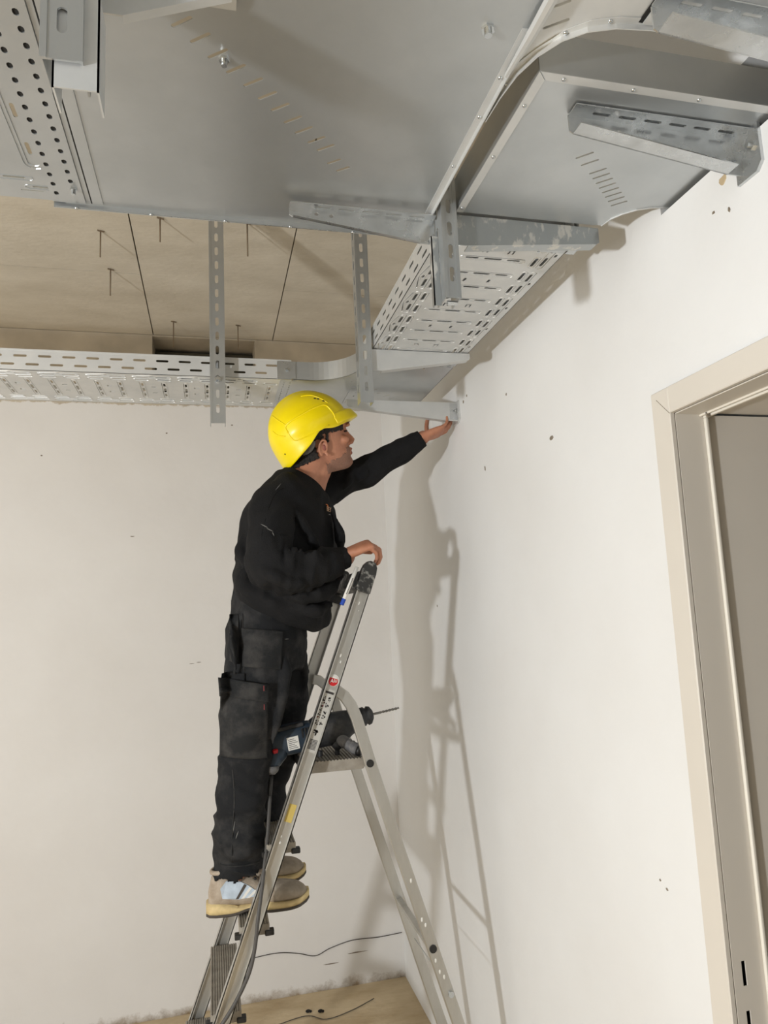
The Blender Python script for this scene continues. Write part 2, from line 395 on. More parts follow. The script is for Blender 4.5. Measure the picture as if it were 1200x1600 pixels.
def side_holes(L, H, p=.0655, ph=0.0):
    h = []; u = .03+ph
    while u < L-.03:
        h.append(stadium(u, H*.72, .036, .007)); 
        if u+p/2 < L-.03: h.append(stadium(u+p/2, H*.30, .036, .007))
        u += p
    return h
HT = .060
def perforated_tray(name, label, O, EU, EV, L, W, ph=0.0):
    t = thing(name, label, 'cable tray', O)
    EZ = Vector((0, 0, 1)); th = .0012
    M = basis(O, EU, EV, EZ)
    holes, lips = tray_pattern(L, W)
    v, f = plate(rect(0, 0, L, W), holes, th)
    base = MB().add(v, f, M)
    for l in lips:
        vv, ff = ringlip(base, l, 0.0); base.add(vv, ff, M)
    base.obj('tray_base', GALVT, t)
    for k, vv0 in enumerate((0, W-th)):
        v, f = plate(rect(0, 0, L, HT), side_holes(L, HT, ph=ph), th)
        Ms = basis(Vector(O)+Vector(EV)*vv0, EU, EZ, Vector(EV))
        sm = MB().add(v, f, Ms)
        sm.box((0, HT-.001, -.001), (L, HT+.0035, .0045), Ms)
        sm.obj('side_wall', GALVT, t)
    return t
rt = perforated_tray('cable_tray', 'perforated galvanized cable tray running along the right wall above the arm the man holds', (.447, 1.215, ZT), (0, 1, 0), (1, 0, 0), .745, .285)
MB().box((.4485, 1.216, ZT+HT+.004), (.7305, 1.958, ZT+HT+.0055)).obj('slot_shade_lid', GALVT, rt)  # unseen lid, added only to darken the slots below it
bt = perforated_tray('cable_tray', 'long perforated galvanized cable tray crossing in front of the back wall', (-2.2, 2.135, ZT), (1, 0, 0), (0, 1, 0), 2.45, .30)
def joint_plate(parent, x0, y0, x1, y1, along, z=ZT-.0016, rows=2, n=9, sl=.014):
    """connector strip with rows of small slots"""
    h = []
    for r in range(rows):
        for i in range(n):
            if along == 'x':
                h.append(stadium(x0+(x1-x0)*(i+.5+.25*(r % 2))/(n+.3), y0+(y1-y0)*(r+.7)/(rows+.4), sl, .004))
            else:
                h.append(stadium(x0+(x1-x0)*(r+.7)/(rows+.4), y0+(y1-y0)*(i+.5+.25*(r % 2))/(n+.3), sl, .004, PI/2))
    v, f = plate(rect(x0, y0, x1, y1), h, .0014)
    return MB().add(v, f, Matrix.Translation((0, 0, z))).obj('joint_plate', GALV, parent)
def bolt(parent, c, d, r=.006, name='bolt'):
    c = Vector(c); d = Vector(d)
    m_ = MB().tube([c, c+d*.004], r, 6); m_.tube([c+d*.004, c+d*.011], r*.55, 10)
    return m_.obj(name, STEELB, parent)
def rivet(parent, c):
    return MB().ball(c, (.0032, .0032, .0022), 5).obj('rivet', STEELB, parent, True)
joint_plate(rt, .452, 1.216, .728, 1.262, 'x', n=9, rows=2)
joint_plate(rt, .452, 1.935, .725, 1.972, 'x', n=11, rows=2)
v, f = plate(rect(0, 0, .05, .05), [stadium(.025, .025, .02, .005)], .0015)
MB().box((.7325, 1.205, ZT-.002), (.752, 1.262, ZT-.0005)).box((.735, 1.205, ZT-.0005), (.737, 1.262, ZT+.05)).obj('side_clip', GALVB, rt)
MB().tube([(.66, 1.24, ZT-.0015), (.66, 1.24, ZT-.016)], .003, 8).obj('bolt', STEELB, rt)
MB().tube([(.63, 1.955, ZT-.0015), (.63, 1.955, ZT-.014)], .003, 8).obj('bolt', STEELB, rt)

# corner bend linking both trays
def arc(cx, cy, r, a0, a1, n=14):
    return [(cx+r*math.cos(math.radians(a0+(a1-a0)*i/n)), cy+r*math.sin(math.radians(a0+(a1-a0)*i/n))) for i in range(n+1)]
bend = thing('tray_bend', 'smooth galvanized corner bend joining back tray and wall tray behind the yellow helmet', 'tray bend', (.447, 1.98, ZT))
inner = arc(.305, 1.995, .142, 90, 0)          # from (.305,2.137) to (.447,1.995)
outer = [(.255, 2.137)]+inner+[(.447, 1.975), (.729, 1.975), (.729, 2.43), (.255, 2.43)]
hs = [stadium(.44+.028*i-.02, 2.10+.028*i, .026, .0045, math.radians(-45)) for i in range(9)]
v, f = plate(outer, hs, .0012)
MB().add(v, f, Matrix.Translation((0, 0, ZT))).obj('bend_base', GALV, bend)
def wall_strip(pts, z0, z1, th=.0014):
    m_ = MB(); P = [Vector((p[0], p[1], 0)) for p in pts]; A = []; B = []
    for i, p in enumerate(P):
        d = (P[min(i+1, len(P)-1)]-P[max(i-1, 0)]).normalized(); n = Vector((-d.y, d.x, 0))
        A.append(p); B.append(p+n*th)
    rg = [[(a.x, a.y, z0), (b.x, b.y, z0), (b.x, b.y, z1), (a.x, a.y, z1)] for a, b in zip(A, B)]
    return m_.rings(rg)
wall_strip([(.255, 2.137)]+inner+[(.447, 1.975)], ZT, ZT+HT).obj('inner_side_wall', GALV, bend, False)
wall_strip([(.729, 1.975), (.729, 2.43), (.255, 2.43)], ZT, ZT+HT).obj('outer_side_wall', GALV, bend)
MB().box((.205, 2.1318, ZT+.002), (.262, 2.1335, ZT+.058)).obj('joint_plate', GALVB, bend)
bolt(bend, (.236, 2.1318, ZT+.030), (0, -1, 0), .007)
joint_plate(bend, .215, 2.145, .262, 2.425, 'y', n=12, rows=2, sl=.012)
joint_plate(bend, .452, 2.185, .5, 2.42, 'y', n=6, rows=1, sl=.012)

# lower box bend turning into the right wall
box = thing('tray_bend', 'flat galvanized box bend with riveted rims turning into the right wall', 'tray bend', (.45, 1.133, ZT))
arcb = arc(.842, 1.157, .088, 255, 200, 8)
outl = [(.45, .80), (.853, .80), (.853, 1.072), (.836, 1.072)]+[(.815, 1.076), (.79, 1.088), (.77, 1.106), (.757, 1.126), (.752, 1.150)]+[(.45, 1.150)]
hs = [stadium(.607+.0185*i, .957+.0158*i, .030, .0042, math.radians(-43)) for i in range(9)]
hs = hs[:2]+[stadium(.652+.0132*i, .992+.0118*i, .030, .0042, math.radians(-43)) for i in range(8)]
v, f = plate(outl, hs, .0012)
MB().add(v, f, Matrix.Translation((0, 0, ZT))).obj('bend_base', GALV, box)
MB().box((.449, .801, ZT), (.4502, 1.150, ZT+.062)).obj('side_wall', GALV, box)
MB().box((.449, .7988, ZT), (.853, .80, ZT+.062)).obj('side_wall', GALV, box)
MB().box((.449, 1.150, ZT), (.74, 1.1512, ZT+.062)).obj('side_wall', GALV, box)
v, f = plate([(.449, .799), (.463, .813), (.463, 1.150), (.449, 1.150)], [], .0012)
MB().add(v, f, Matrix.Translation((0, 0, ZT-.0014))).obj('rim_flange', GALVT, box)
v, f = plate([(.451, .7985), (.853, .7985), (.853, .813), (.4655, .813)], [], .0012)
MB().add(v, f, Matrix.Translation((0, 0, ZT-.0014))).obj('rim_flange', GALVT, box)
wall_strip([(.853, 1.072), (.836, 1.072), (.815, 1.076), (.79, 1.088), (.77, 1.106), (.757, 1.126), (.752, 1.150)], ZT-.002, ZT+.06).obj('inner_side_wall', GALVT, box)
for c in ((.456, 1.135), (.456, .985), (.456, .865), (.489, .806), (.60, .806), (.71, .806)): rivet(box, (c[0], c[1], ZT-.002))

# upper wide sheet (bend base of the wide tray)
sheet = thing('wide_tray_bend', 'large flat galvanized tray sheet with diagonal slot row covering the top of the photo', 'tray bend', (0, 1.24, ZT))
hs = []
tgt = [(-.030, .808), (-.008, .829), (.014, .851), (.038, .873), (.062, .893), (.083, .915), (.103, .935), (.124, .958), (.143, .978), (.165, .997), (.182, 1.013), (.201, 1.045), (.219, 1.062)]
for i, (x, y) in enumerate(tgt): hs.append(stadium(x, y, .032 if i < 11 else .026, .0056, math.radians(-38)))
v, f = plate([(-.243, .10), (.404, .10), (.404, 1.238), (-.243, 1.238)], hs+[rect(-.170, .685, -.118, .755)], .0012)
MB().add(v, f, Matrix.Translation((0, 0, ZT))).obj('sheet_base', GALV, sheet)
MB().box((-.26, 1.238, ZT-.008), (.404, 1.2395, ZT+.062)).obj('side_wall', GALV, sheet)
MB().box((-.262, 1.2396, ZT-.009), (.404, 1.2410, ZT+.010)).obj('rim_flange', GALVB, sheet)
MB().box((.3935, .735, ZT-.0014), (.4035, 1.238, ZT-.0001)).box((.4036, .735, ZT-.010), (.4050, 1.238, ZT+.062)).obj('rim_flange', GALVT, sheet)
for x in (-.225, -.10, .03, .15, .27): rivet(sheet, (x, 1.238, ZT-.009))
for y in (1.19, 1.02, .90, .82): rivet(sheet, (.3985, y, ZT-.0018))
bolt(sheet, (.022, .858, ZT), (0, 0, -1), .007)
bolt(sheet, (.35, .745, ZT), (0, 0, -1), .009)
corner = thing('wide_tray_corner', 'galvanized corner piece with curved inner rim leading into the wall at top right', 'tray bend', (.41, .8, ZT))
crim = [(.4085, .90), (.411, .85), (.417, .805), (.430, .768), (.450, .738), (.476, .718), (.510, .706), (.556, .70), (.70, .70), (.853, .70)]
v, f = plate([(.4055, .10), (.853, .10)]+[(p[0], p[1]) for p in reversed(crim)]+[(.4055, .90)], [stadium(.434, .722, .034, .0045, math.radians(-38)), stadium(.424, .695, .03, .0045, math.radians(-38))], .0012)
MB().add(v, f, Matrix.Translation((0, 0, ZT))).obj('corner_base', GALVT, corner)
wall_strip(list(reversed(crim)), ZT-.009, ZT+.062).obj('curved_side_wall', GALVT, corner)
v, f = plate([(p[0], p[1]) for p in crim]+[(p[0]+(0 if p[0] > .48 else -.0), p[1]-.011) for p in reversed(crim[4:])]+[(.437, .731-.0), (.4265, .762), (.4065, .80), (.4065, .85)][1:], [], .0012)
MB().add(v, f, Matrix.Translation((0, 0, ZT-.0014))).obj('rim_flange', GALVT, corner)
for c in ((.412, .83), (.452, .731), (.50, .703)): rivet(corner, (c[0], c[1], ZT-.002))
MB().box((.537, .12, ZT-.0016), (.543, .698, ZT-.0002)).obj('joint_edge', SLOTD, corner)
MB().box((.543, .12, ZT-.0030), (.57, .698, ZT-.0016)).obj('joint_plate', GALVT, corner)
# strap lying on the seam
MB().tube([(.4045, .60, ZT-.012), (.4045, .735, ZT-.010), (.403, .81, ZT-.006)], [.009, .007, .003], 8).obj('seam_strip', GALVT, corner)
# left joint + wide perforated tray
lt = thing('wide_cable_tray', 'wide perforated galvanized tray with long pressed slots at the top left corner', 'cable tray', (-.30, 1.235, ZT))
lh = []; ll = []
y = .18; i = 0
for xx in [(-.33-.13*k) for k in range(9)]:
    for yy in (1.01, .72, .43):
        ll.append(stadium(xx+.06, yy, .27, .030, PI/2, 6)); ll.append(stadium(xx+.06, yy, .255, .018, PI/2, 6))
        lh += [stadium(xx+.06, yy+.085, .03, .006, PI/2), stadium(xx+.06, yy, .03, .006, PI/2)]
    for yy in (1.175, 1.198):
        ll.append(stadium(xx+.02+(.04 if yy > 1.18 else .0), yy, .055, .010)); lh.append(stadium(xx+.02+(.04 if yy > 1.18 else .0), yy, .034, .005))
for yy in (1.21,):
    for k in range(8): lh.append(stadium(-.29-.13*k, yy, .036, .003))
v, f = plate(rect(-1.5, .10, -.2435, 1.233), lh, .0012)
m_ = MB().add(v, f, Matrix.Translation((0, 0, ZT)))
for l in ll:
    vv, ff = ringlip(m_, l, 0, .0014); m_.add(vv, ff, Matrix.Translation((0, 0, ZT)))
m_.obj('tray_base', GALV, lt)
MB().box((-1.5, 1.233, ZT), (-.2435, 1.2345, ZT+HT)).obj('side_wall', GALV, lt)
# joint strip under the seam: two rows of small holes running away from the viewer
hs = []
n = 44
for k in range(n):
    yy = 1.206-k*.0262
    if yy > .14:
        hs.append(stadium(-.2515, yy, .011, .0075, PI/2, 4)); hs.append(stadium(-.2225, yy-.012, .011, .0075, PI/2, 4))
v, f = plate([(-.262, .10), (-.2085, .10), (-.2085, 1.232), (-.262, 1.232)], hs, .0014)
MB().add(v, f, Matrix.Translation((0, 0, ZT-.0030))).obj('joint_plate', GALV, lt)
bolt(lt, (-.221, 1.188, ZT-.003), (0, 0, -1), .006)
bolt(lt, (-.2215, .795, ZT-.003), (0, 0, -1), .006)
MB().box((-.260, .12, ZT-.0014), (-.212, 1.225, ZT-.0004)).obj('joint_hole_shade', SLOTD, lt)  # dark strip behind the joint holes, standing in for the shade inside
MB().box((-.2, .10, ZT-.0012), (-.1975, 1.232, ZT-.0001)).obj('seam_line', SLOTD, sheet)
MB().box((-.1975, .10, ZT-.0022), (-.180, 1.232, ZT-.0001)).obj('seam_strip', GALV, sheet)

# ================================================================= HANGER CHANNELS
def hanger(label, x0, y0, zbot, wd=.045, dp=.040, pitch=.0455, slot=.027, sw=.010, name='hanger_channel'):
    t = thing(name, label, 'hanger channel', (x0+wd/2, y0+dp/2, ZC), 'slotted hanger channels fixed to the ceiling')
    L = ZC-.006-zbot
    hs = []; z = .045
    while z < L-.05: hs.append(stadium(wd/2, z, slot, sw, PI/2)); z += pitch
    th = .0025
    v, f = plate(rect(0, 0, wd, L), hs, th)
    m_ = MB().add(v, f, basis((x0, y0+th, zbot), (1, 0, 0), (0, 0, 1), (0, -1, 0)))
    m_.box((x0, y0-.0012, zbot), (x0+.0065, y0, zbot+L)); m_.box((x0+wd-.0065, y0-.0012, zbot), (x0+wd, y0, zbot+L))
    m_.obj('channel_web', GALV, t)
    hf = [[(dp/2+(p[0]-wd/2), p[1]) for p in h] for h in hs]
    for xx in (x0, x0+wd-th):
        v, f = plate(rect(0, 0, dp, L), hf, th)
        MB().add(v, f, basis((xx, y0+.0026, zbot), (0, 1, 0), (0, 0, 1), (1, 0, 0))).obj('channel_flange', GALV, t)
    MB().box((x0-.03, y0-.03, ZC-.006), (x0+wd+.03, y0+dp+.03, ZC-.0001)).obj('head_plate', GALV, t)
    for sx in (-.02, wd+.02): bolt(t, (x0+sx, y0+dp/2, ZC-.006), (0, 0, -1), .007)
    return t
h1 = hanger('slotted grey hanger channel left of the yellow helmet, in front of the back tray', .000, 2.088, 2.224)
bolt(h1, (.0225, 2.087, 2.358), (0, -1, 0), .010)
MB().tube([(.0225, 2.0745, 2.358), (.0225, 2.072, 2.358)], .0055, 10).obj('bolt_tip', STEELB, h1)
h2 = hanger('slotted hanger channel right above the visor of the yellow helmet', .4015, 1.83, 2.221, .038, .035)
h3 = hanger('slotted steel hanger channel between upper sheet and box bend, with plaster spots', .412, 1.13, 2.202, .030, .045, .0440, .028, .009)
h4 = hanger('blurred hanger channel hanging close to the camera at top left', -.164, .695, 2.217, .041, .048, .05, .030, .010)
MB().box((-.153, .700, 2.190), (-.108, .702, 2.30)).box((-.153, .700, 2.190), (-.151, .740, 2.30)).box((-.110, .700, 2.190), (-.108, .740, 2.30)).obj('inner_channel', GALVT, h4)
MB().box((.398, 1.152, 2.196), (.4115, 1.154, 2.330)).box((.398, 1.152, 2.196), (.400, 1.164, 2.330)).obj('rear_channel', GALVP, h3)
MB().tube([(.418, 1.14, 2.196), (.437, 1.14, 2.196)], .0042, 8).obj('bottom_pin', GALVB, h3)

# ================================================================= CANTILEVER BRACKETS
def arm(label, xr, xt, y, ztop, hr, ht, fl, open_front=True, slots=False, m=GALVB, tipr=.0, wallplate=None, botf=None):
    """tapered C profile arm. xr root, xt tip, web at y"""
    t = thing('tray_bracket', label, 'tray bracket', (xr, y, ztop), 'cantilever brackets under the trays')
    s = 1 if xt > xr else -1
    L = abs(xt-xr); th = .0022
    pr = [(0, 0), (L, 0), (L, -ht+.004), (L-.006, -ht), (.03, -hr), (0, -hr)]
    v, f = plate([(s*p[0], p[1]) for p in pr], [stadium(s*L*.82, -ht*.55, .008, .007), stadium(s*(L*.72), -ht*.62, .008, .007)] if slots else [], th)
    M = basis((xr, y, ztop), (1, 0, 0), (0, 0, 1), (0, -1, 0))
    MB().add(v, f, M).obj('arm_web', m, t)
    dy = -fl if open_front else fl
    # top flange with slots
    hs = []
    if slots:
        u = .035
        while u < L-.02: hs.append(stadium(u*s, fl/2, .030, .0055)); u += .044
    v, f = plate(rect(min(0, s*L), 0, max(0, s*L), fl), hs, .002)
    yb = y if not open_front else y-th-fl+.002
    MB().add(v, f, Matrix.Translation((xr, yb, ztop-.002))).obj('top_flange', m, t)
    # sloping bottom flange
    bf = botf if botf is not None else fl*.7
    y0, y1 = (y-bf, y) if open_front else (y, y+bf)
    x0, x1 = xr+s*.03, xt-s*.006
    z0, z1 = ztop-hr, ztop-ht
    MB().rings([[(x0, y0, z0), (x0, y1, z0), (x0, y1, z0+.002), (x0, y0, z0+.002)], [(x1, y0, z1), (x1, y1, z1), (x1, y1, z1+.002), (x1, y0, z1+.002)]]).obj('bottom_flange', m, t)
    if wallplate:
        w0, w1, zlo = wallplate
        MB().add([(XW-.006, w0, zlo+.012), (XW-.006, w0+.012, zlo), (XW-.006, w1, zlo), (XW-.006, w1, ztop+.004), (XW-.006, w0, ztop+.004),
                  (XW-.0002, w0, zlo+.012), (XW-.0002, w0+.012, zlo), (XW-.0002, w1, zlo), (XW-.0002, w1, ztop+.004), (XW-.0002, w0, ztop+.004)],
                 [(4, 3, 2, 1, 0), (5, 6, 7, 8, 9), (0, 1, 6, 5), (1, 2, 7, 6), (2, 3, 8, 7), (3, 4, 9, 8), (4, 0, 5, 9)]).obj('base_plate', m, t)
        bolt(t, (XW-.006, w0+.014, ztop-.030), (-1, 0, 0), .008)
    return t
arm('shiny cantilever bracket with slotted top bolted to the right wall under the box bend', XW-.006, .530, .872, ZT-.0025, .066, .030, .028, True, True, GALVB, wallplate=(.832, .885, 2.306), botf=.026)
arm('shiny slotted cantilever bracket at the top right corner, above the box bend', XW-.006, .531, .665, ZT-.0105, .058, .036, .028, True, True, GALVB, wallplate=(.62, .68, 2.306), botf=.030)
arm('galvanized cantilever bracket reaching left from the plaster-spotted channel under the upper sheet', .4105, .140, 1.168, ZT-.011, .050, .020, .018, True, True, GALVB, botf=.008)
arm('plaster-smeared cantilever bracket reaching right under the box bend', .4425, .748, 1.158, ZT-.003, .060, .034, .035, False, False, GALVP, botf=.022)
arm('small tapered bracket under the wall tray, right of the channel above the helmet', .440, .735, 1.845, ZT-.003, .062, .020, .030, False, False, GALVT, botf=.02)
arm('cream-lit bracket at the very top left, reaching right from the nearest channel', -.121, .035, .7435, ZT-.0035, .060, .010, .030, False, False, GALVT, botf=.010)
hb = arm('long tapered bracket with its broad end at the wall, held by the man', XW-.006, .445, 2.245, 2.3575, .066, .026, .034, False, False, GALVT, wallplate=(2.225, 2.29, 2.285), botf=.020)
MB().box((XW-.032, 2.2415, 2.296), (XW-.0065, 2.2425, 2.354)).obj('end_gusset', GALVB, hb)

# ================================================================= LADDER
LAD = thing('stepladder', 'aluminium stepladder with ribbed treads and platform, the man standing on it', 'stepladder', (.3, 2.2, 0))
k_ = .379; dl = math.sqrt(1+k_*k_)
def rx(z): return -.228+k_*z
U = Vector((k_/dl, 0, 1/dl)); V = Vector((1/dl, 0, -k_/dl))   # along, across (to the right)
def rail(yw, top=1.735):
    Lr = top*dl
    M = basis((rx(0), yw, 0), V, (0, 1, 0), U)
    m_ = MB()
    m_.box((-.0185, .004, .02), (.0185, .0065, Lr), M)
    m_.box((-.0200, -.008, .02), (-.0175, .016, Lr), M); m_.box((.0175, -.008, .02), (.0200, .016, Lr), M)
    m_.box((-.0200, -.008, .02), (-.0140, -.006, Lr), M); m_.box((.0165, -.008, .02), (.0200, -.006, Lr), M)
    m_.obj('side_rail', ALU, LAD, False)
    MB().box((-.030, -.014, -.0), (.030, .022, .045), M).obj('rubber_foot', BLACKP, LAD, False, .004, 2)
YN, YF = 1.99, 2.41
rail(YN); rail(YF)
def swept(pts, wd, d, yc, name, m=ALU, parent=LAD, bev=0.002):
    rg = []
    P = [Vector((p[0], 0, p[1])) for p in pts]
    for i, p in enumerate(P):
        dd = (P[min(i+1, len(P)-1)]-P[max(i-1, 0)]).normalized(); n = Vector((dd.z, 0, -dd.x))
        a, b = p-n*wd/2, p+n*wd/2
        rg.append([(a.x, yc-d/2, a.z), (b.x, yc-d/2, b.z), (b.x, yc+d/2, b.z), (a.x, yc+d/2, a.z)])
    return MB().rings(rg).obj(name, m, parent, False, bev)
curve = [(.322, 1.436), (.342, 1.432), (.362, 1.416), (.380, 1.390), (.394, 1.355), (.408, 1.305), (.427, 1.235), (.500, .995), (.584, .725), (.700, .350), (.805, .03)]
for yc in (2.02, 2.38):
    swept(curve, .032, .020, yc, 'rear_leg')
    MB().box((.788, yc-.015, 0), (.832, yc+.015, .035)).obj('rubber_foot', BLACKP, LAD, False, .004, 2)
for (x, z) in ((.427, 1.228), (.584, .721)):
    MB().tube([(x, 2.010, z), (x, 2.007, z)], .0105, 16).obj('black_plug', BLACKP, LAD)
swept([(.574, .716), (.592, .722)], .012, 0.34, 2.20, 'rear_cross_brace', ALU)
# treads: ribbed planks
def tread(z, name='tread', x0=None, wd=.078, y0=2.008, y1=2.398):
    xc = rx(z)+.006 if x0 is None else x0
    rg = []
    prof = []
    nb = 12
    for i in range(nb):
        xa = xc-wd/2+wd*i/nb
        prof += [(xa, z-.0025), (xa+wd/nb*.25, z), (xa+wd/nb*.7, z)]
    prof += [(xc+wd/2, z-.002), (xc+wd/2, z-.022), (xc+wd/2-.004, z-.026), (xc-wd/2+.004, z-.026), (xc-wd/2, z-.022)]
    t_ = MB().rings([[(p[0], y0, p[1]) for p in prof], [(p[0], y1, p[1]) for p in prof]]).obj(name, ALUD, LAD)
    for sx in (-1, 1):
        MB().box((xc+sx*wd*.5-.012, y0-.004, z-.030), (xc+sx*wd*.5+.012, y0+.016, z-.016)).obj('tread_end_cap', BLACKP, LAD, False, .002)
    return t_
for z in (1.045, .850, .652, .455, .26): tread(z)
# platform
px0, px1, pz = .245, .415, 1.242
prof = []
nb = 18
for i in range(nb):
    xa = px0+(px1-px0)*i/nb
    prof += [(xa, pz-.003), (xa+.002, pz), (xa+.0065, pz)]
prof += [(px1, pz-.004), (px1+.004, pz-.018), (px1-.002, pz-.030), (px1-.008, pz-.031), (px0+.004, pz-.031), (px0, pz-.026)]
MB().rings([[(p[0], 2.033, p[1]) for p in prof], [(p[0], 2.367, p[1]) for p in prof]]).obj('platform', ALUD, LAD)
MB().box((px0-.006, 2.030, pz-.034), (px0+.012, 2.37, pz-.004)).obj('platform_edge', BLACKP, LAD, False, .003)
# top caps and cross bar
for yc in (YN, YF):
    M = basis((rx(0), yc, 0), V, (0, 1, 0), U)
    m_ = MB(); rg = []
    for (s0, wv) in ((1.825, .0222), (1.885, .0218), (1.903, .019), (1.914, .012), (1.917, .005)):
        rg.append([(-wv, -.013, s0), (wv, -.013, s0), (wv, .022, s0), (-wv, .022, s0)])
    m_.rings(rg, True, M).obj('top_cap', DUSTP, LAD, False, .003, 2)
M = basis((rx(0), 0, 0), V, (0, 1, 0), U)
MB().box((-.022, YN+.024, 1.835), (.020, YF-.015, 1.885), M).obj('top_bar', DUSTP, LAD, False, .006, 3)
MB().box((-.0205, YF+.002-.012, 1.80), (.0205, YF+.0055-.012, 1.885), M).obj('rail_sleeve', BLACKP, LAD)
# knob on far rail, rivets
MB().ball((.300, 2.385, 1.462), (.013, .012, .012), 8).obj('locking_knob', BLACKP, LAD, True)
for z in (1.43, 1.40): MB().ball((rx(z)-.012, YF-.0065, z), .004, 5).obj('rivet', STEELB, LAD, True)
# stickers on near rail (in the recess of the rail's web)
def on_rail(u0, u1, a0, a1, m, name, th=.0004, lift=0, parent=LAD):
    return MB().box((a0, .0039-th-lift, u0), (a1, .0039-lift, u1), basis((rx(0), YN, 0), V, (0, 1, 0), U)).obj(name, m, parent)
st = on_rail(1.365, 1.540, -.0135, .0155, STICK, 'pictogram_label')
Mr = basis((rx(0), YN, 0), V, (0, 1, 0), U)
def disc(cu, cv, r, m, name, lift, parent, a0=0, a1=360, n=24):
    pts = [(cv+r*math.cos(math.radians(a0+(a1-a0)*k/n)), cu+r*math.sin(math.radians(a0+(a1-a0)*k/n))) for k in range(n+(0 if a1-a0 >= 360 else 1))]
    return MB().rings([[(p[0], .0038-lift, p[1]) for p in pts], [(p[0], .0032-lift, p[1]) for p in pts]], True, Mr).obj(name, m, parent)
logo = disc(1.566, .001, .0165, LABELW, 'round_sticker', 0, LAD)
disc(1.564, .001, .0138, RED, 'red_disc', .0007, logo)
disc(1.564, .001, .0138, LABELW, 'white_segment', .0014, logo, 35, 145, 10)
def text_mesh(s, size, m, M, name, parent, ext=.0002, shear=0):
    cu = bpy.data.curves.new(name, 'FONT'); cu.body = s; cu.size = size; cu.extrude = ext; cu.align_x = 'CENTER'; cu.align_y = 'CENTER'; cu.shear = shear
    o = bpy.data.objects.new('t', cu); COL.objects.link(o)
    dg = bpy.context.evaluated_depsgraph_get(); dg.update()
    me = bpy.data.meshes.new_from_object(o.evaluated_get(dg)); bpy.data.objects.remove(o)
    v = [tuple(p.co) for p in me.vertices]; f = [tuple(p.vertices) for p in me.polygons]
    return MB().add(v, f, M).obj(name, m, parent)
ca = math.radians(0)
text_mesh('Alu', .015, LABELW, Mr @ basis((.001, .0012, 1.5645), Vector((.94, 0, .34)), Vector((-.34, 0, .94)), (0, -1, 0)), 'logo_lettering', logo, .0002, .3)
rn = random.Random(3)
m_ = MB(); mr_ = MB()
m_.box((-.010, .0030, 1.528), (.014, .0034, 1.534), Mr)
for r in range(5):
    for c in (-.0095, .0055):
        uu = 1.512-r*.0165
        for _ in range(7):
            a = c+rn.uniform(-.004, .006); b = uu+rn.uniform(-.006, .006); s1 = rn.uniform(.0006, .0022); s2 = rn.uniform(.0006, .0022)
            (mr_ if (r in (1, 3) and c < 0 and _ < 2) else m_).box((a*.85-s1, .0030, b-s2), (a*.85+s1, .0034, b+s2), Mr)
for k in range(9): m_.ball((0, 0, 0), .0, 3) if False else m_.box((-.004+rn.uniform(-.006, .008), .0030, 1.417+rn.uniform(-.008, .008)), (-.002+rn.uniform(0, .008), .0034, 1.419+rn.uniform(-.004, .008)), Mr)
for k in range(8): m_.box((-.010, .0030, 1.373+k*.0035), (.012, .0034, 1.3748+k*.0035), Mr)
pc = m_.obj('printed_pictograms', INK, st); pc['kind'] = 'stuff'; pc = mr_.obj('red_pictograms', INKR, st); pc['kind'] = 'stuff'
on_rail(1.178, 1.225, -.008, .012, YSMEAR, 'yellow_paint_smear')
rs = random.Random(11)
for k in range(9):
    u0 = rs.choice((rs.uniform(1.55, 1.85), rs.uniform(.9, 1.3)))
    MB().ball((rs.uniform(-.010, .012), .0038, u0), (rs.uniform(.0010, .0030), .0008, rs.uniform(.002, .012)), 6, Mr).obj('paint_spot', LABELW, LAD, True)
for (x, z) in ((.530, .905), (.556, .80), (.566, .785), (.590, .69), (.612, .645), (.60, .66)):
    MB().ball((x, 2.0098, z), (.003, .0012, .007), 5).obj('paint_spot', LABELW, LAD, True)
# spreader wire between the rear legs
wv = thing('spreader_wire', 'thin metal wire tying the two rear ladder legs low down', 'wire', (.63, 2.0, .60))
MB().tube([(.628, 2.005, .600), (.634, 2.030, .604), (.630, 2.12, .604), (.628, 2.25, .600), (.628, 2.372, .595)], .0016, 6).obj('wire', STEELB, wv)
MB().tube([(.628, 2.0095, .600), (.628, 2.003, .600)], .008, 12).obj('wire_washer', STEELB, wv)

# marker pen clipped to the ladder top
pen = thing('marker_pen', 'white marker pen with blue end leaning on the ladder top', 'pen', (.355, 1.973, 1.67))
pa, pb = Vector((.355, 1.972, 1.672)), Vector((.4035, 1.972, 1.778))
pd = (pb-pa).normalized()
MB().tube([pa+pd*.018, pb], .0056, 12).obj('pen_barrel', LABELW, pen, True)
MB().tube([pa, pa+pd*.018], .0060, 12).obj('pen_cap', BLUE, pen, False)
m_ = MB(); pn = Vector((pd.z, 0, -pd.x))
for k in range(12):
    c = pa+pd*(.034+k*.0042)
    m_.box((-.0014, -.0061, -.0013), (.0014, -.0054, .0013), basis(c, pn, (0, 1, 0), pd))
m_.obj('pen_lettering', INK, pen)

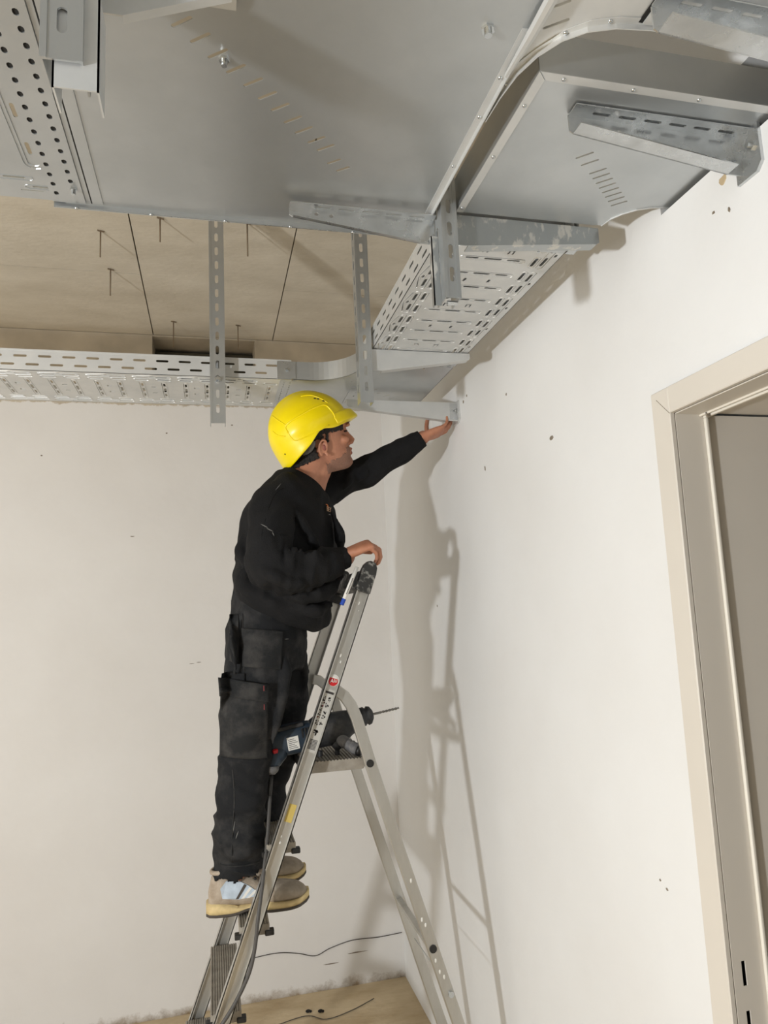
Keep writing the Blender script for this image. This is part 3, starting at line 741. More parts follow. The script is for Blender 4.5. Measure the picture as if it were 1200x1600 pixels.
# ================================================================= HAMMER DRILL
DR = thing('hammer_drill', 'dark blue hammer drill with long bit lying on the ladder platform', 'drill', (.30, 2.13, pz))
da = Vector((.988, 0, .155)).normalized(); dz = Vector((-da.z, 0, da.x))
def DM(x, y, z): return basis(Vector((x, y, z)), da, (0, 1, 0), dz)
def drings(org, secs, n=20, p=2.6):
    rg = []
    for (u, w_, h_, cz) in secs:
        r = []
        for k in range(n):
            a = 2*PI*k/n; c, s = math.cos(a), math.sin(a)
            r.append((u, math.copysign(abs(c)**(2/p), c)*w_*1.12, cz+math.copysign(abs(s)**(2/p), s)*h_*1.28))
        rg.append(r)
    return MB().rings(rg, True, DM(*org))
o0 = (.150, 2.13, 1.284)
drings(o0, [(-.018, .020, .022, .004), (-.008, .028, .030, 0), (.02, .034, .033, 0), (.08, .036, .034, -.002), (.125, .036, .033, -.004), (.135, .034, .031, -.004)]).obj('motor_housing', DRILLB, DR, True)
drings(o0, [(.132, .034, .031, -.002), (.15, .036, .036, 0), (.19, .036, .037, -.001), (.225, .034, .035, -.002), (.25, .028, .028, .004), (.275, .026, .025, .008)]).obj('gear_housing', DRILLK, DR, True)
drings(o0, [(.272, .021, .021, .010), (.295, .022, .022, .010), (.300, .018, .018, .010), (.305, .022, .022, .010), (.314, .020, .020, .010), (.322, .010, .010, .010)], 18, 2).obj('chuck', DRILLK, DR, True)
# fluted bit
rg = []
for k in range(50):
    u = .32+.085*k/49; tw = k*.55*(1 if k > 14 else 0); r = []
    for j in range(10):
        a = 2*PI*j/10; rad = .0036 if k <= 14 else .0030+.0012*math.cos(2*(a+tw))
        if k > 46: rad *= .8
        r.append((u, rad*math.cos(a), .010+rad*math.sin(a)))
    rg.append(r)
MB().rings(rg, True, DM(*o0)).obj('drill_bit', BITM, DR, True)
# side handle toward the camera
drings((0, 0, 0), [(0, .01, .01, 0)]*2)
MB().tube([(.352, 2.12, 1.290), (.365, 2.10, 1.282), (.378, 2.085, 1.272), (.396, 2.066, 1.262), (.404, 2.058, 1.258)], [.017, .018, .0155, .0165, .015], 14).obj('side_handle', GREYR, DR, True)
for k in range(4): 
    c = Vector((.372+.008*k, 2.093-.0085*k, 1.276-.0048*k)); d_ = Vector((.018, -.019, -.010)).normalized()
    MB().tube([c-d_*.0012, c+d_*.0012], .0178, 14).obj('handle_rib', GREYR, DR, True)
MB().tube([(.404, 2.058, 1.258), (.412, 2.051, 1.2545)], [.017, .013], 14).obj('handle_end', BLACKP, DR, True)
MB().tube([(.350, 2.093, 1.268), (.350, 2.167, 1.268)], .013, 12).obj('handle_clamp', DRILLK, DR, True)
# vents, label, switch, depth stop
for k in range(4): MB().box((.100+.009*k, -.0415, -.0), (.104+.009*k, -.0380, .026), DM(*o0)).obj('vent_slot', BLACKP, DR)
MB().box((.055, -.0420, -.026), (.088, -.0385, .010), DM(*o0)).obj('rating_label', LABELW, DR)
m_ = MB()
for k in range(6): m_.box((.058, -.0425, -.022+k*.005), (.084-(k % 3)*.004, -.0421, -.0205+k*.005), DM(*o0))
m_.obj('label_print', INK, DR)
MB().box((-.004, -.034, .030), (.11, -.022, .042), DM(*o0)).obj('housing_rail', DRILLK, DR, False, .002)
MB().box((-.014, -.030, .024), (-.002, -.020, .034), DM(*o0)).obj('red_cap', RED, DR, False, .001)
MB().box((.010, -.044, -.036), (.026, -.028, -.012), DM(*o0)).box((.014, -.044, -.048), (.022, -.030, -.034), DM(*o0)).obj('direction_switch', RED, DR, False, .003)
for k in range(2): MB().tube([(.30+.05*k, 2.10, 1.258), (.30+.05*k, 2.10, 1.2425)], .007, 10).obj('housing_foot', DRILLK, DR)
# grip at the rear bending down with cord guard
MB().capsule([(.185, 2.115, 1.262), (.168, 2.105, 1.245), (.156, 2.095, 1.222)], [.026, .026, .018], 14).obj('grip', DRILLB, DR, True)
MB().tube([(.156, 2.094, 1.228), (.156, 2.092, 1.214), (.156, 2.09, 1.206)], [.026, .022, .012], 14).obj('grip_collar', GREYR, DR, True)
MB().tube([(.156, 2.09, 1.208), (.155, 2.086, 1.185), (.152, 2.078, 1.150)], [.0075, .0065, .005], 10).obj('cord_guard', BLACKP, DR, True)
def smooth_path(pts, k=8):
    pts = [Vector(p) for p in pts]; P = []; m = len(pts)
    for i in range(m-1):
        p0 = pts[max(i-1, 0)]; p1 = pts[i]; p2 = pts[i+1]; p3 = pts[min(i+2, m-1)]
        for q in range(k):
            t = q/k
            P.append(0.5*((2*p1) + (p2-p0)*t + (2*p0-5*p1+4*p2-p3)*t*t + (3*p1-p0-3*p2+p3)*t**3))
    P.append(pts[-1]); return P
MB().tube(smooth_path([(.152, 2.078, 1.152), (.140, 2.03, 1.06), (.126, 1.985, .99), (.115, 1.965, .93), (.106, 1.955, .88), (.098, 1.955, .82), (.082, 1.955, .76), (.045, 1.962, .69), (.000, 1.965, .63), (-.045, 1.965, .57), (-.058, 1.965, .50), (-.072, 1.96, .42), (-.10, 1.95, .25), (-.15, 1.93, .06), (-.20, 1.90, .006), (-.42, 1.80, .0055), (-.8, 1.6, .0055)]), .0050, 8).obj('power_cord', CABLE, DR, True)

# thin wires
tag(MB().tube(smooth_path([(.10, YB-.004, .175), (.25, YB-.004, .186), (.35, YB-.004, .172), (.43, YB-.004, .150), (.50, YB-.004, .172), (.60, YB-.004, .190), (.72, YB-.004, .186), (.83, YB-.004, .190)]), .0019, 6).obj('wire', WIREM), 'thin dark wire running along the foot of the back wall', 'wire')
tag(MB().tube(smooth_path([(.02, 3.10, .004), (.20, 3.14, .004), (.36, 3.18, .004), (.44, 3.13, .004), (.55, 3.16, .004), (.66, 3.22, .004)]), .0019, 6).obj('wire', WIREM), 'thin dark wire lying on the brown floor', 'wire')
for i, (x, y) in enumerate(((.375, 3.21), (.425, 3.195))):
    c_ = MB().ball((x, y, .006), (.011, .007, .006), 6).ball((x+.010, y-.003, .005), (.006, .005, .005), 5)
    tag(c_.obj('dirt_crumb', SLOTD, None, True), ('left' if i == 0 else 'right')+' one of two dark crumbs lying on the brown floor', 'debris', 'dark crumbs on the floor')

# ================================================================= THE MAN
MAN = thing('person', 'man in black sweatshirt and work trousers with yellow helmet standing on the ladder', 'person', (.12, 2.2, .852))
HY, HP = math.radians(6), math.radians(14)
HC = Vector((.346, 2.200, 2.214))
HM = Matrix.Translation(HC) @ Matrix.Rotation(HY, 4, 'Z') @ Matrix.Rotation(-HP, 4, 'Y') @ Matrix.Rotation(math.radians(13), 4, 'X')
def interp(tab, z):
    if z <= tab[0][0]: return tab[0][1:]
    for a, b in zip(tab, tab[1:]):
        if z <= b[0]:
            t = (z-a[0])/(b[0]-a[0]); return tuple(p*(1-t)+q*t for p, q in zip(a[1:], b[1:]))
    return tab[-1][1:]
#        z     front   back   half-width
HEAD = [(-.116, .070, -.005, .018), (-.110, .084, -.020, .028), (-.100, .092, -.035, .038), (-.088, .091, -.048, .048), (-.078, .084, -.055, .054), (-.070, .089, -.062, .058),
        (-.063, .087, -.066, .060), (-.057, .092, -.070, .062), (-.046, .086, -.074, .064), (-.025, .082, -.080, .068), (-.005, .078, -.088, .070), (.008, .078, -.093, .071),
        (.022, .092, -.097, .073), (.040, .095, -.100, .076), (.070, .086, -.096, .074), (.095, .060, -.075, .056), (.110, .025, -.040, .030), (.115, .005, -.015, .012)]
def head_rings(mb):
    rg = []; zs = [-.116+.231*i/46 for i in range(47)]
    for z in zs:
        fr, bk, hw = interp(HEAD, z); n = 36; r = []
        cx = (fr+bk)/2*.4; 
        for k in range(n):
            a = 2*PI*k/n; c, s = math.cos(a), math.sin(a)
            ext = (fr-cx) if c > 0 else (cx-bk)
            x = cx+ext*math.copysign(abs(c)**(.90 if c > 0 else 1.0), c)
            y = hw*math.copysign(abs(s)**.88, s)*(1-.16*max(0, c)**2)
            r.append((x, y, z))
        rg.append(r)
    mb.rings(rg, True, HM)
body = MB()
head_rings(body)
# nose: wedge with nostril wings
nz = []
for (z, x, hw, dp) in ((.020, .092, .007, .010), (.008, .094, .0075, .013), (-.006, .101, .0085, .018), (-.018, .110, .011, .022), (-.028, .115, .013, .026), (-.036, .110, .014, .022), (-.042, .098, .010, .012)):
    dp = x-.066
    nz.append([(x-dp+dp*(.5+.5*math.cos(2*PI*k/12))*1.0, hw*math.sin(2*PI*k/12), z) for k in range(12)])
body.rings(nz, True, HM)
for s in (-1, 1): body.ball((.094, s*.012, -.034), (.012, .008, .008), 6, HM)
body.ball((.086, 0, -.0555), (.011, .024, .0055), 8, HM); body.ball((.085, 0, -.069), (.011, .022, .006), 8, HM)
for s in (-1, 1):
    body.ball((.082, s*.032, .024), (.014, .022, .007), 8, HM)       # brow
    body.ball((.062, s*.046, -.020), (.018, .018, .014), 8, HM)     # cheek bone
    # ear: rim + lobe + bowl
    er = []
    for k in range(11):
        a = math.radians(-70+k*27); er.append(HM @ Vector((-.024-.014*math.cos(a+.2), s*(.080+.005*math.sin(a)), -.030+.024*math.sin(a))))
    body.capsule(er, [.0042]*11, 8)
    body.ball((-.022, s*.073, -.030), (.013, .007, .020), 8, HM); body.ball((-.014, s*.078, -.053), (.007, .005, .008), 6, HM)
# neck, torso
body.capsule([(.232, 2.205, 1.98), (.270, 2.20, 2.055), (.305, 2.198, 2.115), (.325, 2.198, 2.175)], [.085, .062, .054, .056], 20)
body.capsule([(.300, 2.20, 2.03), (.335, 2.20, 2.10), (.360, 2.20, 2.135)], [.050, .040, .030], 16)
body.capsule([(.17, 2.2, 1.62), (.20, 2.2, 1.75), (.235, 2.2, 1.92)], [.10, .105, .11], 20)
SR, SL = Vector((.185, 2.075, 1.985)), Vector((.345, 2.345, 2.025))
body.capsule([SR, (.24, 2.2, 2.0), SL], [.05, .06, .05], 14)
ER, WR = Vector((.158, 1.985, 1.775)), Vector((.385, 2.040, 1.812))
EL, WL = Vector((.520, 2.331, 2.130)), Vector((.712, 2.262, 2.236))
body.capsule([SR, ER, WR], [.045, .036, .027], 14)
body.capsule([SL, (.395, 2.345, 2.078), EL, (.61, 2.300, 2.173), WL], [.042, .034, .028, .024, .024], 14)
body.capsule([(.15, 2.13, 1.58), (.086, 2.105, 1.25), (.055, 2.12, .92)], [.075, .048, .036], 14)
body.capsule([(.17, 2.27, 1.58), (.175, 2.29, 1.25), (.10, 2.30, .92)], [.075, .052, .038], 14)
body.capsule([(.050, 2.12, .96), (.045, 2.12, .915), (.12, 2.12, .895)], [.034, .026, .018], 10)
body.capsule([(.085, 2.30, .96), (.065, 2.30, .915), (.14, 2.30, .895)], [.034, .026, .018], 10)
def hand(W, X, Z, sgn, curls, spread, thumb, palm_len=.082, scale=1.0):
    """W wrist, X finger direction, Z back-of-hand direction, sgn +1 right / -1 left; curls = 3 bend angles per finger"""
    X = Vector(X).normalized(); Z = Vector(Z); Z = (Z-X*Z.dot(X)).normalized(); Y = Z.cross(X)*sgn    # Y: thumb side
    M = basis(W, X*scale, Y*scale, Z*scale)
    rg = []
    for (u, hw, ht, c) in ((-.02, .024, .019, 0), (0, .025, .018, 0), (.02, .032, .017, 0), (.045, .038, .0155, .001), (.07, .040, .0135, .001), (.085, .038, .010, 0)):
        rg.append([(u, c+hw*math.copysign(abs(math.cos(a))**.75, math.cos(a)), ht*math.copysign(abs(math.sin(a))**.8, math.sin(a))) for a in [2*PI*k/18 for k in range(18)]])
    body.rings(rg, True, M)
    body.capsule([M @ Vector(p) for p in ((.008, .020, -.008), (.04, .030, -.012))], [.014*scale, .015*scale], 10)   # thumb base
    lens = ((.040, .024, .020), (.044, .028, .021), (.041, .026, .020), (.032, .020, .018))
    rads = (.0088, .0090, .0086, .0076)
    for i in range(4):
        y = .029-.0195*i; p = Vector((.078-(.004 if i in (0, 2) else (0 if i == 1 else .011)), y, 0)); a = 0
        d = Vector((1, spread*(1.5-i), 0)).normalized()
        pts = [M @ Vector((p.x-.03, p.y, -.001)), M @ p]; q = p.copy()
        for L_, cu in zip(lens[i], curls[i]):
            a += math.radians(cu); dd = Vector((d.x*math.cos(a), d.y*math.cos(a), -math.sin(a))); q = q+dd*L_; pts.append(M @ q)
        r = rads[i]*scale
        for j in range(len(pts)-1):
            body.capsule([pts[j], pts[j+1]], [r*(1.02-.07*j), r*(.97-.07*j)], 10)
        NAILS.append((pts[-1], (pts[-1]-pts[-2]).normalized()))
    tp = [M @ Vector(p) for p in thumb]
    for j in range(len(tp)-1): body.capsule([tp[j], tp[j+1]], [(.0115-.001*j)*scale, (.0105-.001*j)*scale], 10)
    return M
NAILS = []
# right hand resting on the ladder's top cap, fingers curled down over it
hand(Vector((.390, 2.028, 1.822)), (.93, -.10, .36), (-.30, -.35, .88), 1, ((48, 46, 30), (52, 48, 30), (54, 50, 30), (56, 50, 30)), .03,
     ((.02, .030, -.012), (.050, .042, -.026), (.078, .036, -.040)), scale=.88)
# left hand under and behind the bracket, palm up
hand(Vector((.712, 2.257, 2.236)), (.93, .04, .34), (.22, -.30, -.92), -1, ((6, 30, 20), (8, 30, 20), (8, 32, 22), (10, 34, 24)), .02,
     ((.02, .030, -.006), (.040, .052, -.022), (.064, .060, -.070), (.090, .054, -.108), (.110, .040, -.128)), scale=.86)
bme = remesh(body, .0036, 3, .5)
offset_mesh(bme, MAN)
bo = finish('body', bme, SKIN, MAN, True, fixn=False)
bo['label'] = 'bare skin of face, neck and hands, light brown with dark stubble'
bvh_body = BVHTree.FromPolygons([v.co+MAN.location for v in bme.vertices], [tuple(p.vertices) for p in bme.polygons])

# stubble on jaw, as a thin conforming part
def shell_from(mesh, keep, off, name, m, parent, jitter=0):
    bm = bmesh.new(); bm.from_mesh(mesh)
    loc = parent.location
    bm.normal_update()
    kill = [v for v in bm.verts if not keep(HM.inverted() @ (v.co+loc), v.co+loc)]
    bmesh.ops.delete(bm, geom=kill, context='VERTS')
    nm = {v: v.normal.copy() for v in bm.verts}
    for v in bm.verts: v.co += nm[v]*(off+jitter*noise.noise(v.co*220))
    me = bpy.data.meshes.new(name); bm.to_mesh(me); bm.free()
    me = modmesh(me, [('SOLIDIFY', dict(thickness=off+.001, offset=-1))])
    return finish(name, me, m, parent, True, fixn=False)
def jaw(p, w):
    if not (p.x > -.02 and p.z < -.030 and p.z > -.118 and abs(p.y) < .075): return False
    if p.x > .097: return False
    lim = -.062-.25*max(0, .055-p.x) if p.x < .06 else -.043
    if p.x > .075 and -.073 < p.z < -.048 and abs(p.y) < .024: return False
    n = noise.noise(w*260)*.012
    return p.z < lim+n
shell_from(bme, jaw, .0006, 'stubble', STUB, MAN)
def lips(p, w): return .084 < p.x < .1 and p.z < -.051 and abs(p.y) < .021 and -.0745 < p.z < -.0505
shell_from(bme, lips, .0006, 'lips', LIP, MAN)
def hairk(p, w):
    if p.z > .105 or p.x > .060: return False
    if p.z > .020-.25*max(0, -p.x-.0): return True
    if -.008 < p.x < .004 and p.z > -.018+.6*max(0, p.x): return True
    if p.x > -.012: return p.z > .012
    if abs(p.y) > .0785: return False
    if p.x > -.040: return p.z > -.004
    return p.z > -.072+.2*(p.x+.09)
shell_from(bme, hairk, .005, 'hair', HAIR, MAN, .003)
for s in (-1, 1):
    MB().ball((.0775, s*.031, .005), (.0045, .012, .0035), 8, HM).obj('eye', mat_eye if False else HAIR, MAN, True)
    MB().capsule([HM @ Vector(q) for q in ((.0955, s*.014, .026), (.093, s*.030, .030), (.078, s*.048, .026))], [.0022, .0028, .0015], 8).obj('eyebrow', HAIR, MAN, True)
MB().ball((-.020, -.0805, -.030), (.0055, .0022, .010), 6, HM).obj('ear_hollow', LIP, MAN, True)

# ---- helmet
HEL = Matrix.Translation(Vector((.312, 2.197, 2.232))) @ Matrix.Rotation(math.radians(14), 4, 'Z') @ Matrix.Rotation(-math.radians(26), 4, 'Y')
def helmet():
    rg = []; n = 64; nl = 26
    a_, b_, c_ = .138, .118, .128
    for i in range(nl+1):
        t = i/nl
        r = []
        for k in range(n):
            th = 2*PI*k/n; cx, sy = math.cos(th), math.sin(th)
            base = -.030 - .052*max(0, -cx)**1.6 + .008*max(0, cx)      # nape dips lower
            base += .016*math.exp(-((cx+.15)/.22)**2)                   # notch over the ear
            ph0 = math.asin(max(-1, base/c_))
            ph = ph0+(PI/2-ph0)*t
            rr = math.cos(ph); z = c_*math.sin(ph)
            if ph < 0: rr = 1-.35*(1-math.cos(ph))
            x, y = a_*rr*cx, b_*rr*sy
            # central ridge and pressed side panels
            up = max(0, z)/c_
            z += .006*math.exp(-(y/.020)**4)*min(1, up*2.2)
            pan = 1/(1+math.exp(-(z-.010-.012*cx)*420))*1/(1+math.exp((z-.066-.012*cx)*420))*1/(1+math.exp((abs(cx+.02)-.80)*38))
            f_ = 1+.045*pan*(1 if abs(sy) > .2 else 0)
            x *= 1+.004*pan; y *= f_
            # flared rim
            if t < .10: x *= 1+.022*(1-t/.10); y *= 1+.022*(1-t/.10)
            r.append((x, y, z))
        rg.append(r)
    mbh = MB(); mbh.rings(rg, False)
    me = bpy.data.meshes.new('helmet')
    me.from_pydata([tuple(HEL @ Vector(p)) for p in mbh.v], [], mbh.f+[tuple(range(nl*n, (nl+1)*n))])
    offset_mesh(me, MAN)
    me = modmesh(me, [('SOLIDIFY', dict(thickness=.003, offset=-1)), ('SUBSURF', dict(levels=1, render_levels=1))])
    return finish('helmet', me, YEL, MAN, True)
hm = helmet(); hm['label'] = 'bright yellow safety helmet'
# visor
rg = []
for k in range(33):
    th = math.radians(-72+144*k/32); cx, sy = math.cos(th), math.sin(th)
    e = max(0, (math.cos(th)-.30)/.70)**.8
    pt = Vector((.1335*cx, .1145*sy, .022)); pm = Vector((.140*cx+.020*e*cx, .120*sy+.008*e*sy, .012))
    p1 = Vector((.141*cx+.030*e*cx, .120*sy+.014*e*sy, -.012)); p2 = p1+Vector((-.001, 0, -.006)); pb = Vector((.136*cx, .116*sy, -.024))
    rg.append([tuple(pt), tuple(pm), tuple(p1), tuple(p2), tuple(pb), tuple(Vector((.128*cx, .110*sy, .0)))])
vz = MB().rings(rg, True, HEL).obj('visor', YEL, hm, True, .0012, 2)
bvh_h = BVHTree.FromPolygons([v.co+MAN.location for v in hm.data.vertices], [tuple(p.vertices) for p in hm.data.polygons])
def hridge(pts, r, name='pressed_ridge'):
    P = []
    for x, y, z in [tuple(q) for q in smooth_path([(p[0], 0, p[1]) for p in pts], 5)]:
        d_ = Vector((x, 2.10, z-1.65)).normalized(); h = bvh_h.ray_cast(Vector((0, 0, 1.65)), d_)
        if h[0] is not None: P.append(h[0])
    if len(P) > 3: MB().tube(P, r, 8).obj(name, YEL, hm, True)
hridge([(0.23, 2.202), (0.223, 2.218), (0.235, 2.234), (0.267, 2.255), (0.301, 2.276), (0.332, 2.29), (0.348, 2.292), (0.361, 2.282), (0.375, 2.262), (0.378, 2.248)], .0030)
hridge([(0.23, 2.202), (0.24, 2.186), (0.253, 2.178), (0.279, 2.187), (0.319, 2.206), (0.358, 2.229)], .0020)
hridge([(0.185, 2.253), (0.2, 2.241), (0.223, 2.226)], .0020)
hridge([(0.185, 2.205), (0.199, 2.193), (0.222, 2.19)], .0018)
hridge([(0.273, 2.318), (0.303, 2.322), (0.332, 2.314), (0.356, 2.300)], .0020, 'crown_ridge')
# vents, screw, strap
for x, z in ((.316, 2.312), (.326, 2.311), (.342, 2.305)):
    d_ = Vector((x, 2.10, z-1.65)).normalized(); h = bvh_h.ray_cast(Vector((0, 0, 1.65)), d_)
    if h[0] is not None: MB().ball(tuple(h[0]), (.0042, .0020, .0026), 5).obj('vent_hole', SLOTD, hm, True)
MB().ball((-.128, -.036, -.036), (.003, .003, .003), 5, HEL).obj('rim_screw', SLOTD, hm)
MB().capsule([HM @ Vector(q) for q in ((-.052, -.074, -.010), (-.064, -.068, -.026), (-.082, -.045, -.038), (-.094, 0, -.042))], [.009, .0095, .009, .009], 10).obj('headband', mat('grey_headband', (120, 118, 116), .8), hm, True)

# ---- clothes
def elring(c, yaw, hw, hd, tilt=0, n=44, p=2.3):
    """ring around a vertical-ish axis; yaw = direction the front faces; tilt lowers the front"""
    F = Vector((math.cos(yaw), math.sin(yaw), 0)); Lf = Vector((-math.sin(yaw), math.cos(yaw), 0)); r = []
    for k in range(n):
        a = 2*PI*k/n; c_, s_ = math.cos(a), math.sin(a)
        cc = math.copysign(abs(c_)**(2/p), c_); ss = math.copysign(abs(s_)**(2/p), s_)
        r.append(tuple(Vector(c)+F*hd*cc+Lf*hw*ss+Vector((0, 0, -tilt*cc))))
    return r
def wrinkle(me, parent, amp, f, aniso=(1, 1, 1), seed=0, extra=None):
    loc = parent.location; sv = Vector((seed, seed*1.7, -seed))
    for v in me.vertices: pass
    nr = [v.normal.copy() for v in me.vertices]
    for v, n in zip(me.vertices, nr):
        w_ = v.co+loc
        q = Vector((w_.x*aniso[0], w_.y*aniso[1], w_.z*aniso[2]))
        d = 1-abs(noise.noise(q*f+sv))*2.6
        d = amp*(d*.6+noise.noise(q*f*2.3+sv)*.5)
        if extra: d += extra(w_)
        v.co += n*d
    me.update()
sw = MB()
rd = math.radians
sw.rings([elring((.262, 2.2, 2.098), rd(-10), .062, .058), elring((.262, 2.2, 2.070), rd(-18), .088, .070, .01), elring((.258, 2.2, 2.035), rd(-25), .142, .092, .01),
          elring((.252, 2.2, 1.99), rd(-32), .182, .112), elring((.243, 2.2, 1.93), rd(-33), .190, .130), elring((.236, 2.2, 1.86), rd(-32), .186, .138),
          elring((.226, 2.2, 1.79), rd(-28), .182, .140, .01), elring((.216, 2.2, 1.73), rd(-22), .178, .142, .03), elring((.210, 2.2, 1.69), rd(-18), .172, .140, .042),
          elring((.208, 2.2, 1.665), rd(-18), .164, .130, .046), elring((.204, 2.2, 1.645), rd(-18), .152, .116, .040), elring((.202, 2.2, 1.640), rd(-18), .12, .09, .034)])
sw.capsule([(.185, 2.085, 1.985), (.162, 2.012, 1.89), (.158, 1.985, 1.785), (.235, 1.990, 1.772), (.315, 2.018, 1.792), (.362, 2.034, 1.806)], [.066, .062, .058, .054, .045, .034], 20)
sw.capsule([(.300, 2.33, 2.030), (.395, 2.345, 2.078), (.52, 2.330, 2.130), (.61, 2.300, 2.174), (.688, 2.272, 2.222)], [.068, .062, .050, .041, .031], 20)
sw.capsule([(.22, 2.10, 2.02), (.18, 2.06, 1.96)], [.055, .06], 16)
def fold(mb, pts, r):
    mb.capsule(pts, [r*.35]+[r]*(len(pts)-2)+[r*.35], 10)
for k in range(5):      # gathers at the inside of the elbow
    x = .212+.020*k
    fold(sw, [(x-.012, 1.952-.004*k, 1.835-.004*k), (x-.002, 1.935+.006*k, 1.800), (x+.002, 1.940+.008*k, 1.768), (x-.006, 1.955+.008*k, 1.742)], .0105)
fold(sw, [(.115, 1.975, 1.80), (.150, 1.930, 1.765), (.205, 1.935, 1.735), (.275, 1.965, 1.745)], .014)
fold(sw, [(.120, 1.975, 1.85), (.160, 1.940, 1.815), (.200, 1.940, 1.80)], .012)
fold(sw, [(.10, 2.06, 1.79), (.09, 2.07, 1.74), (.16, 2.045, 1.70), (.26, 2.03, 1.665)], .018)
fold(sw, [(.17, 2.035, 1.715), (.25, 2.02, 1.70), (.33, 2.05, 1.72), (.37, 2.09, 1.76)], .018)
fold(sw, [(.20, 2.03, 1.68), (.28, 2.03, 1.655), (.335, 2.07, 1.675)], .016)
fold(sw, [(.10, 2.09, 1.90), (.085, 2.09, 1.84), (.10, 2.06, 1.79)], .016)
fold(sw, [(.235, 2.015, 1.95), (.27, 2.03, 1.89), (.31, 2.05, 1.83)], .014)
fold(sw, [(.36, 2.12, 1.96), (.385, 2.12, 1.88), (.385, 2.12, 1.80)], .013)
for k in range(4):
    x = .43+.055*k
    fold(sw, [(x, 2.285, 2.055+.030*k), (x+.022, 2.28, 2.085+.030*k), (x+.030, 2.30, 2.125+.028*k)], .010)
def sw_extra(w_):
    e = 0
    # crossing folds at the elbow and drape over the hem
    if w_.y < 2.07 and .12 < w_.x < .35 and 1.70 < w_.z < 1.87:
        q = Vector((w_.x*34, w_.y*8, (w_.z-w_.x*.3)*9)); e += .020*(.35-abs(noise.noise(q)))*min(1, (w_.x-.12)*18, (.35-w_.x)*25)
    if w_.z < 1.82 and w_.y > 1.98:
        q = Vector((w_.x*6, w_.y*6, w_.z*20+w_.x*8)); e += .018*(.35-abs(noise.noise(q)))
    if w_.x > .42 and w_.z > 1.98:
        q = Vector((w_.x*24-w_.z*16, w_.y*8, w_.z*8)); e += .011*(.3-abs(noise.noise(q)))
    return e
sme = remesh(sw, .0056, 6, .5); offset_mesh(sme, MAN); sme.update()
wrinkle(sme, MAN, .0105, 9, (1, 1, .8), 3.1, sw_extra)
# open the neck so that the neck shows
bm = bmesh.new(); bm.from_mesh(sme)
ax0 = Vector((.268, 2.2, 2.055)); axd = Vector((.50, 0, .866)).normalized()
kill = []
for v in bm.verts:
    q = v.co+MAN.location-ax0; h = q.dot(axd); r = (q-axd*h).length
    if h > .028 and r < .080: kill.append(v)
bmesh.ops.delete(bm, geom=kill, context='VERTS')
bm.to_mesh(sme); bm.free()
sme = modmesh(sme, [('SOLIDIFY', dict(thickness=.003, offset=-1)), ('SMOOTH', dict(factor=.5, iterations=2))])
swo = finish('sweatshirt', sme, SWEAT, MAN, True, fixn=False)
swo['label'] = 'black long-sleeved sweatshirt'
bvh_sw = BVHTree.FromPolygons([v.co+MAN.location for v in sme.vertices], [tuple(p.vertices) for p in sme.polygons])
# collar, cuffs, hem bands
def band(pts, r, name, m, parent, n=10): return MB().tube(pts, r, n).obj(name, m, parent, True)
e1 = Vector((-.866, 0, .5)); e2 = Vector((0, 1, 0))
cp = [ax0+axd*.022+e1*(.062*math.cos(a)-.002)+e2*.066*math.sin(a) for a in [2*PI*k/28 for k in range(29)]]
band(cp, .0085, 'collar', SWEAT, swo)
def cuff(c, d, r0, r1, L):
    c = Vector(c); d = Vector(d).normalized()
    MB().tube([c, c+d*L*.15, c+d*L*.85, c+d*L, c+d*L*.98, c+d*L*.2], [r0*.9, r0, r1, r1*.96, r1*.86, r1*.8], 24).obj('cuff', SWEAT, swo, True)
cuff((.346, 2.028, 1.800), (.044, .012, .013), .037, .0335, .042)
cuff((.668, 2.279, 2.208), (.048, -.018, .030), .034, .0315, .050)
# trousers
tr = MB()
tr.rings([elring((.175, 2.2, 1.80), rd(-12), .128, .088), elring((.170, 2.2, 1.70), rd(-12), .142, .105), elring((.162, 2.2, 1.62), rd(-10), .155, .118), elring((.160, 2.2, 1.54), rd(-8), .160, .120), elring((.162, 2.2, 1.49), rd(-5), .150, .104)])
tr.capsule([(.150, 2.125, 1.58), (.110, 2.105, 1.40), (.086, 2.100, 1.25), (.070, 2.110, 1.08), (.068, 2.118, .965)], [.102, .088, .066, .066, .066], 22)
tr.capsule([(.185, 2.275, 1.58), (.205, 2.285, 1.40), (.192, 2.29, 1.26), (.150, 2.295, 1.10), (.115, 2.30, .985)], [.100, .086, .070, .064, .060], 22)
for (z, s_) in ((1.235, 1), (1.195, -1), (1.15, 1), (1.10, -1), (1.055, 1), (1.01, -1), (.975, 1)):
    fold(tr, [(.022, 2.085, z+.018*s_), (.055, 2.052, z), (.095, 2.052, z-.014*s_), (.125, 2.075, z-.022*s_)], .0105)
    fold(tr, [(.115, 2.250, z+.02*s_), (.155, 2.232, z), (.195, 2.245, z-.014*s_)], .010)
fold(tr, [(.05, 2.04, 1.64), (.055, 2.02, 1.57), (.06, 2.015, 1.50)], .012)
fold(tr, [(.19, 2.06, 1.60), (.20, 2.04, 1.50), (.185, 2.04, 1.40), (.16, 2.04, 1.30)], .013)
fold(tr, [(.25, 2.20, 1.58), (.275, 2.22, 1.48), (.27, 2.24, 1.38)], .012)
def tr_extra(w_):
    e = 0
    if w_.z < 1.30: 
        q = Vector((w_.x*7+3, w_.y*7, w_.z*19+w_.x*9)); e += .026*(.30-abs(noise.noise(q)))*min(1, (1.30-w_.z)*6)
    if 1.20 < w_.z < 1.27: e += .004
    return e
tme = remesh(tr, .0064, 7, .5); offset_mesh(tme, MAN); tme.update()
wrinkle(tme, MAN, .0080, 10, (1, 1, .9), 8.4, tr_extra)
bm = bmesh.new(); bm.from_mesh(tme)
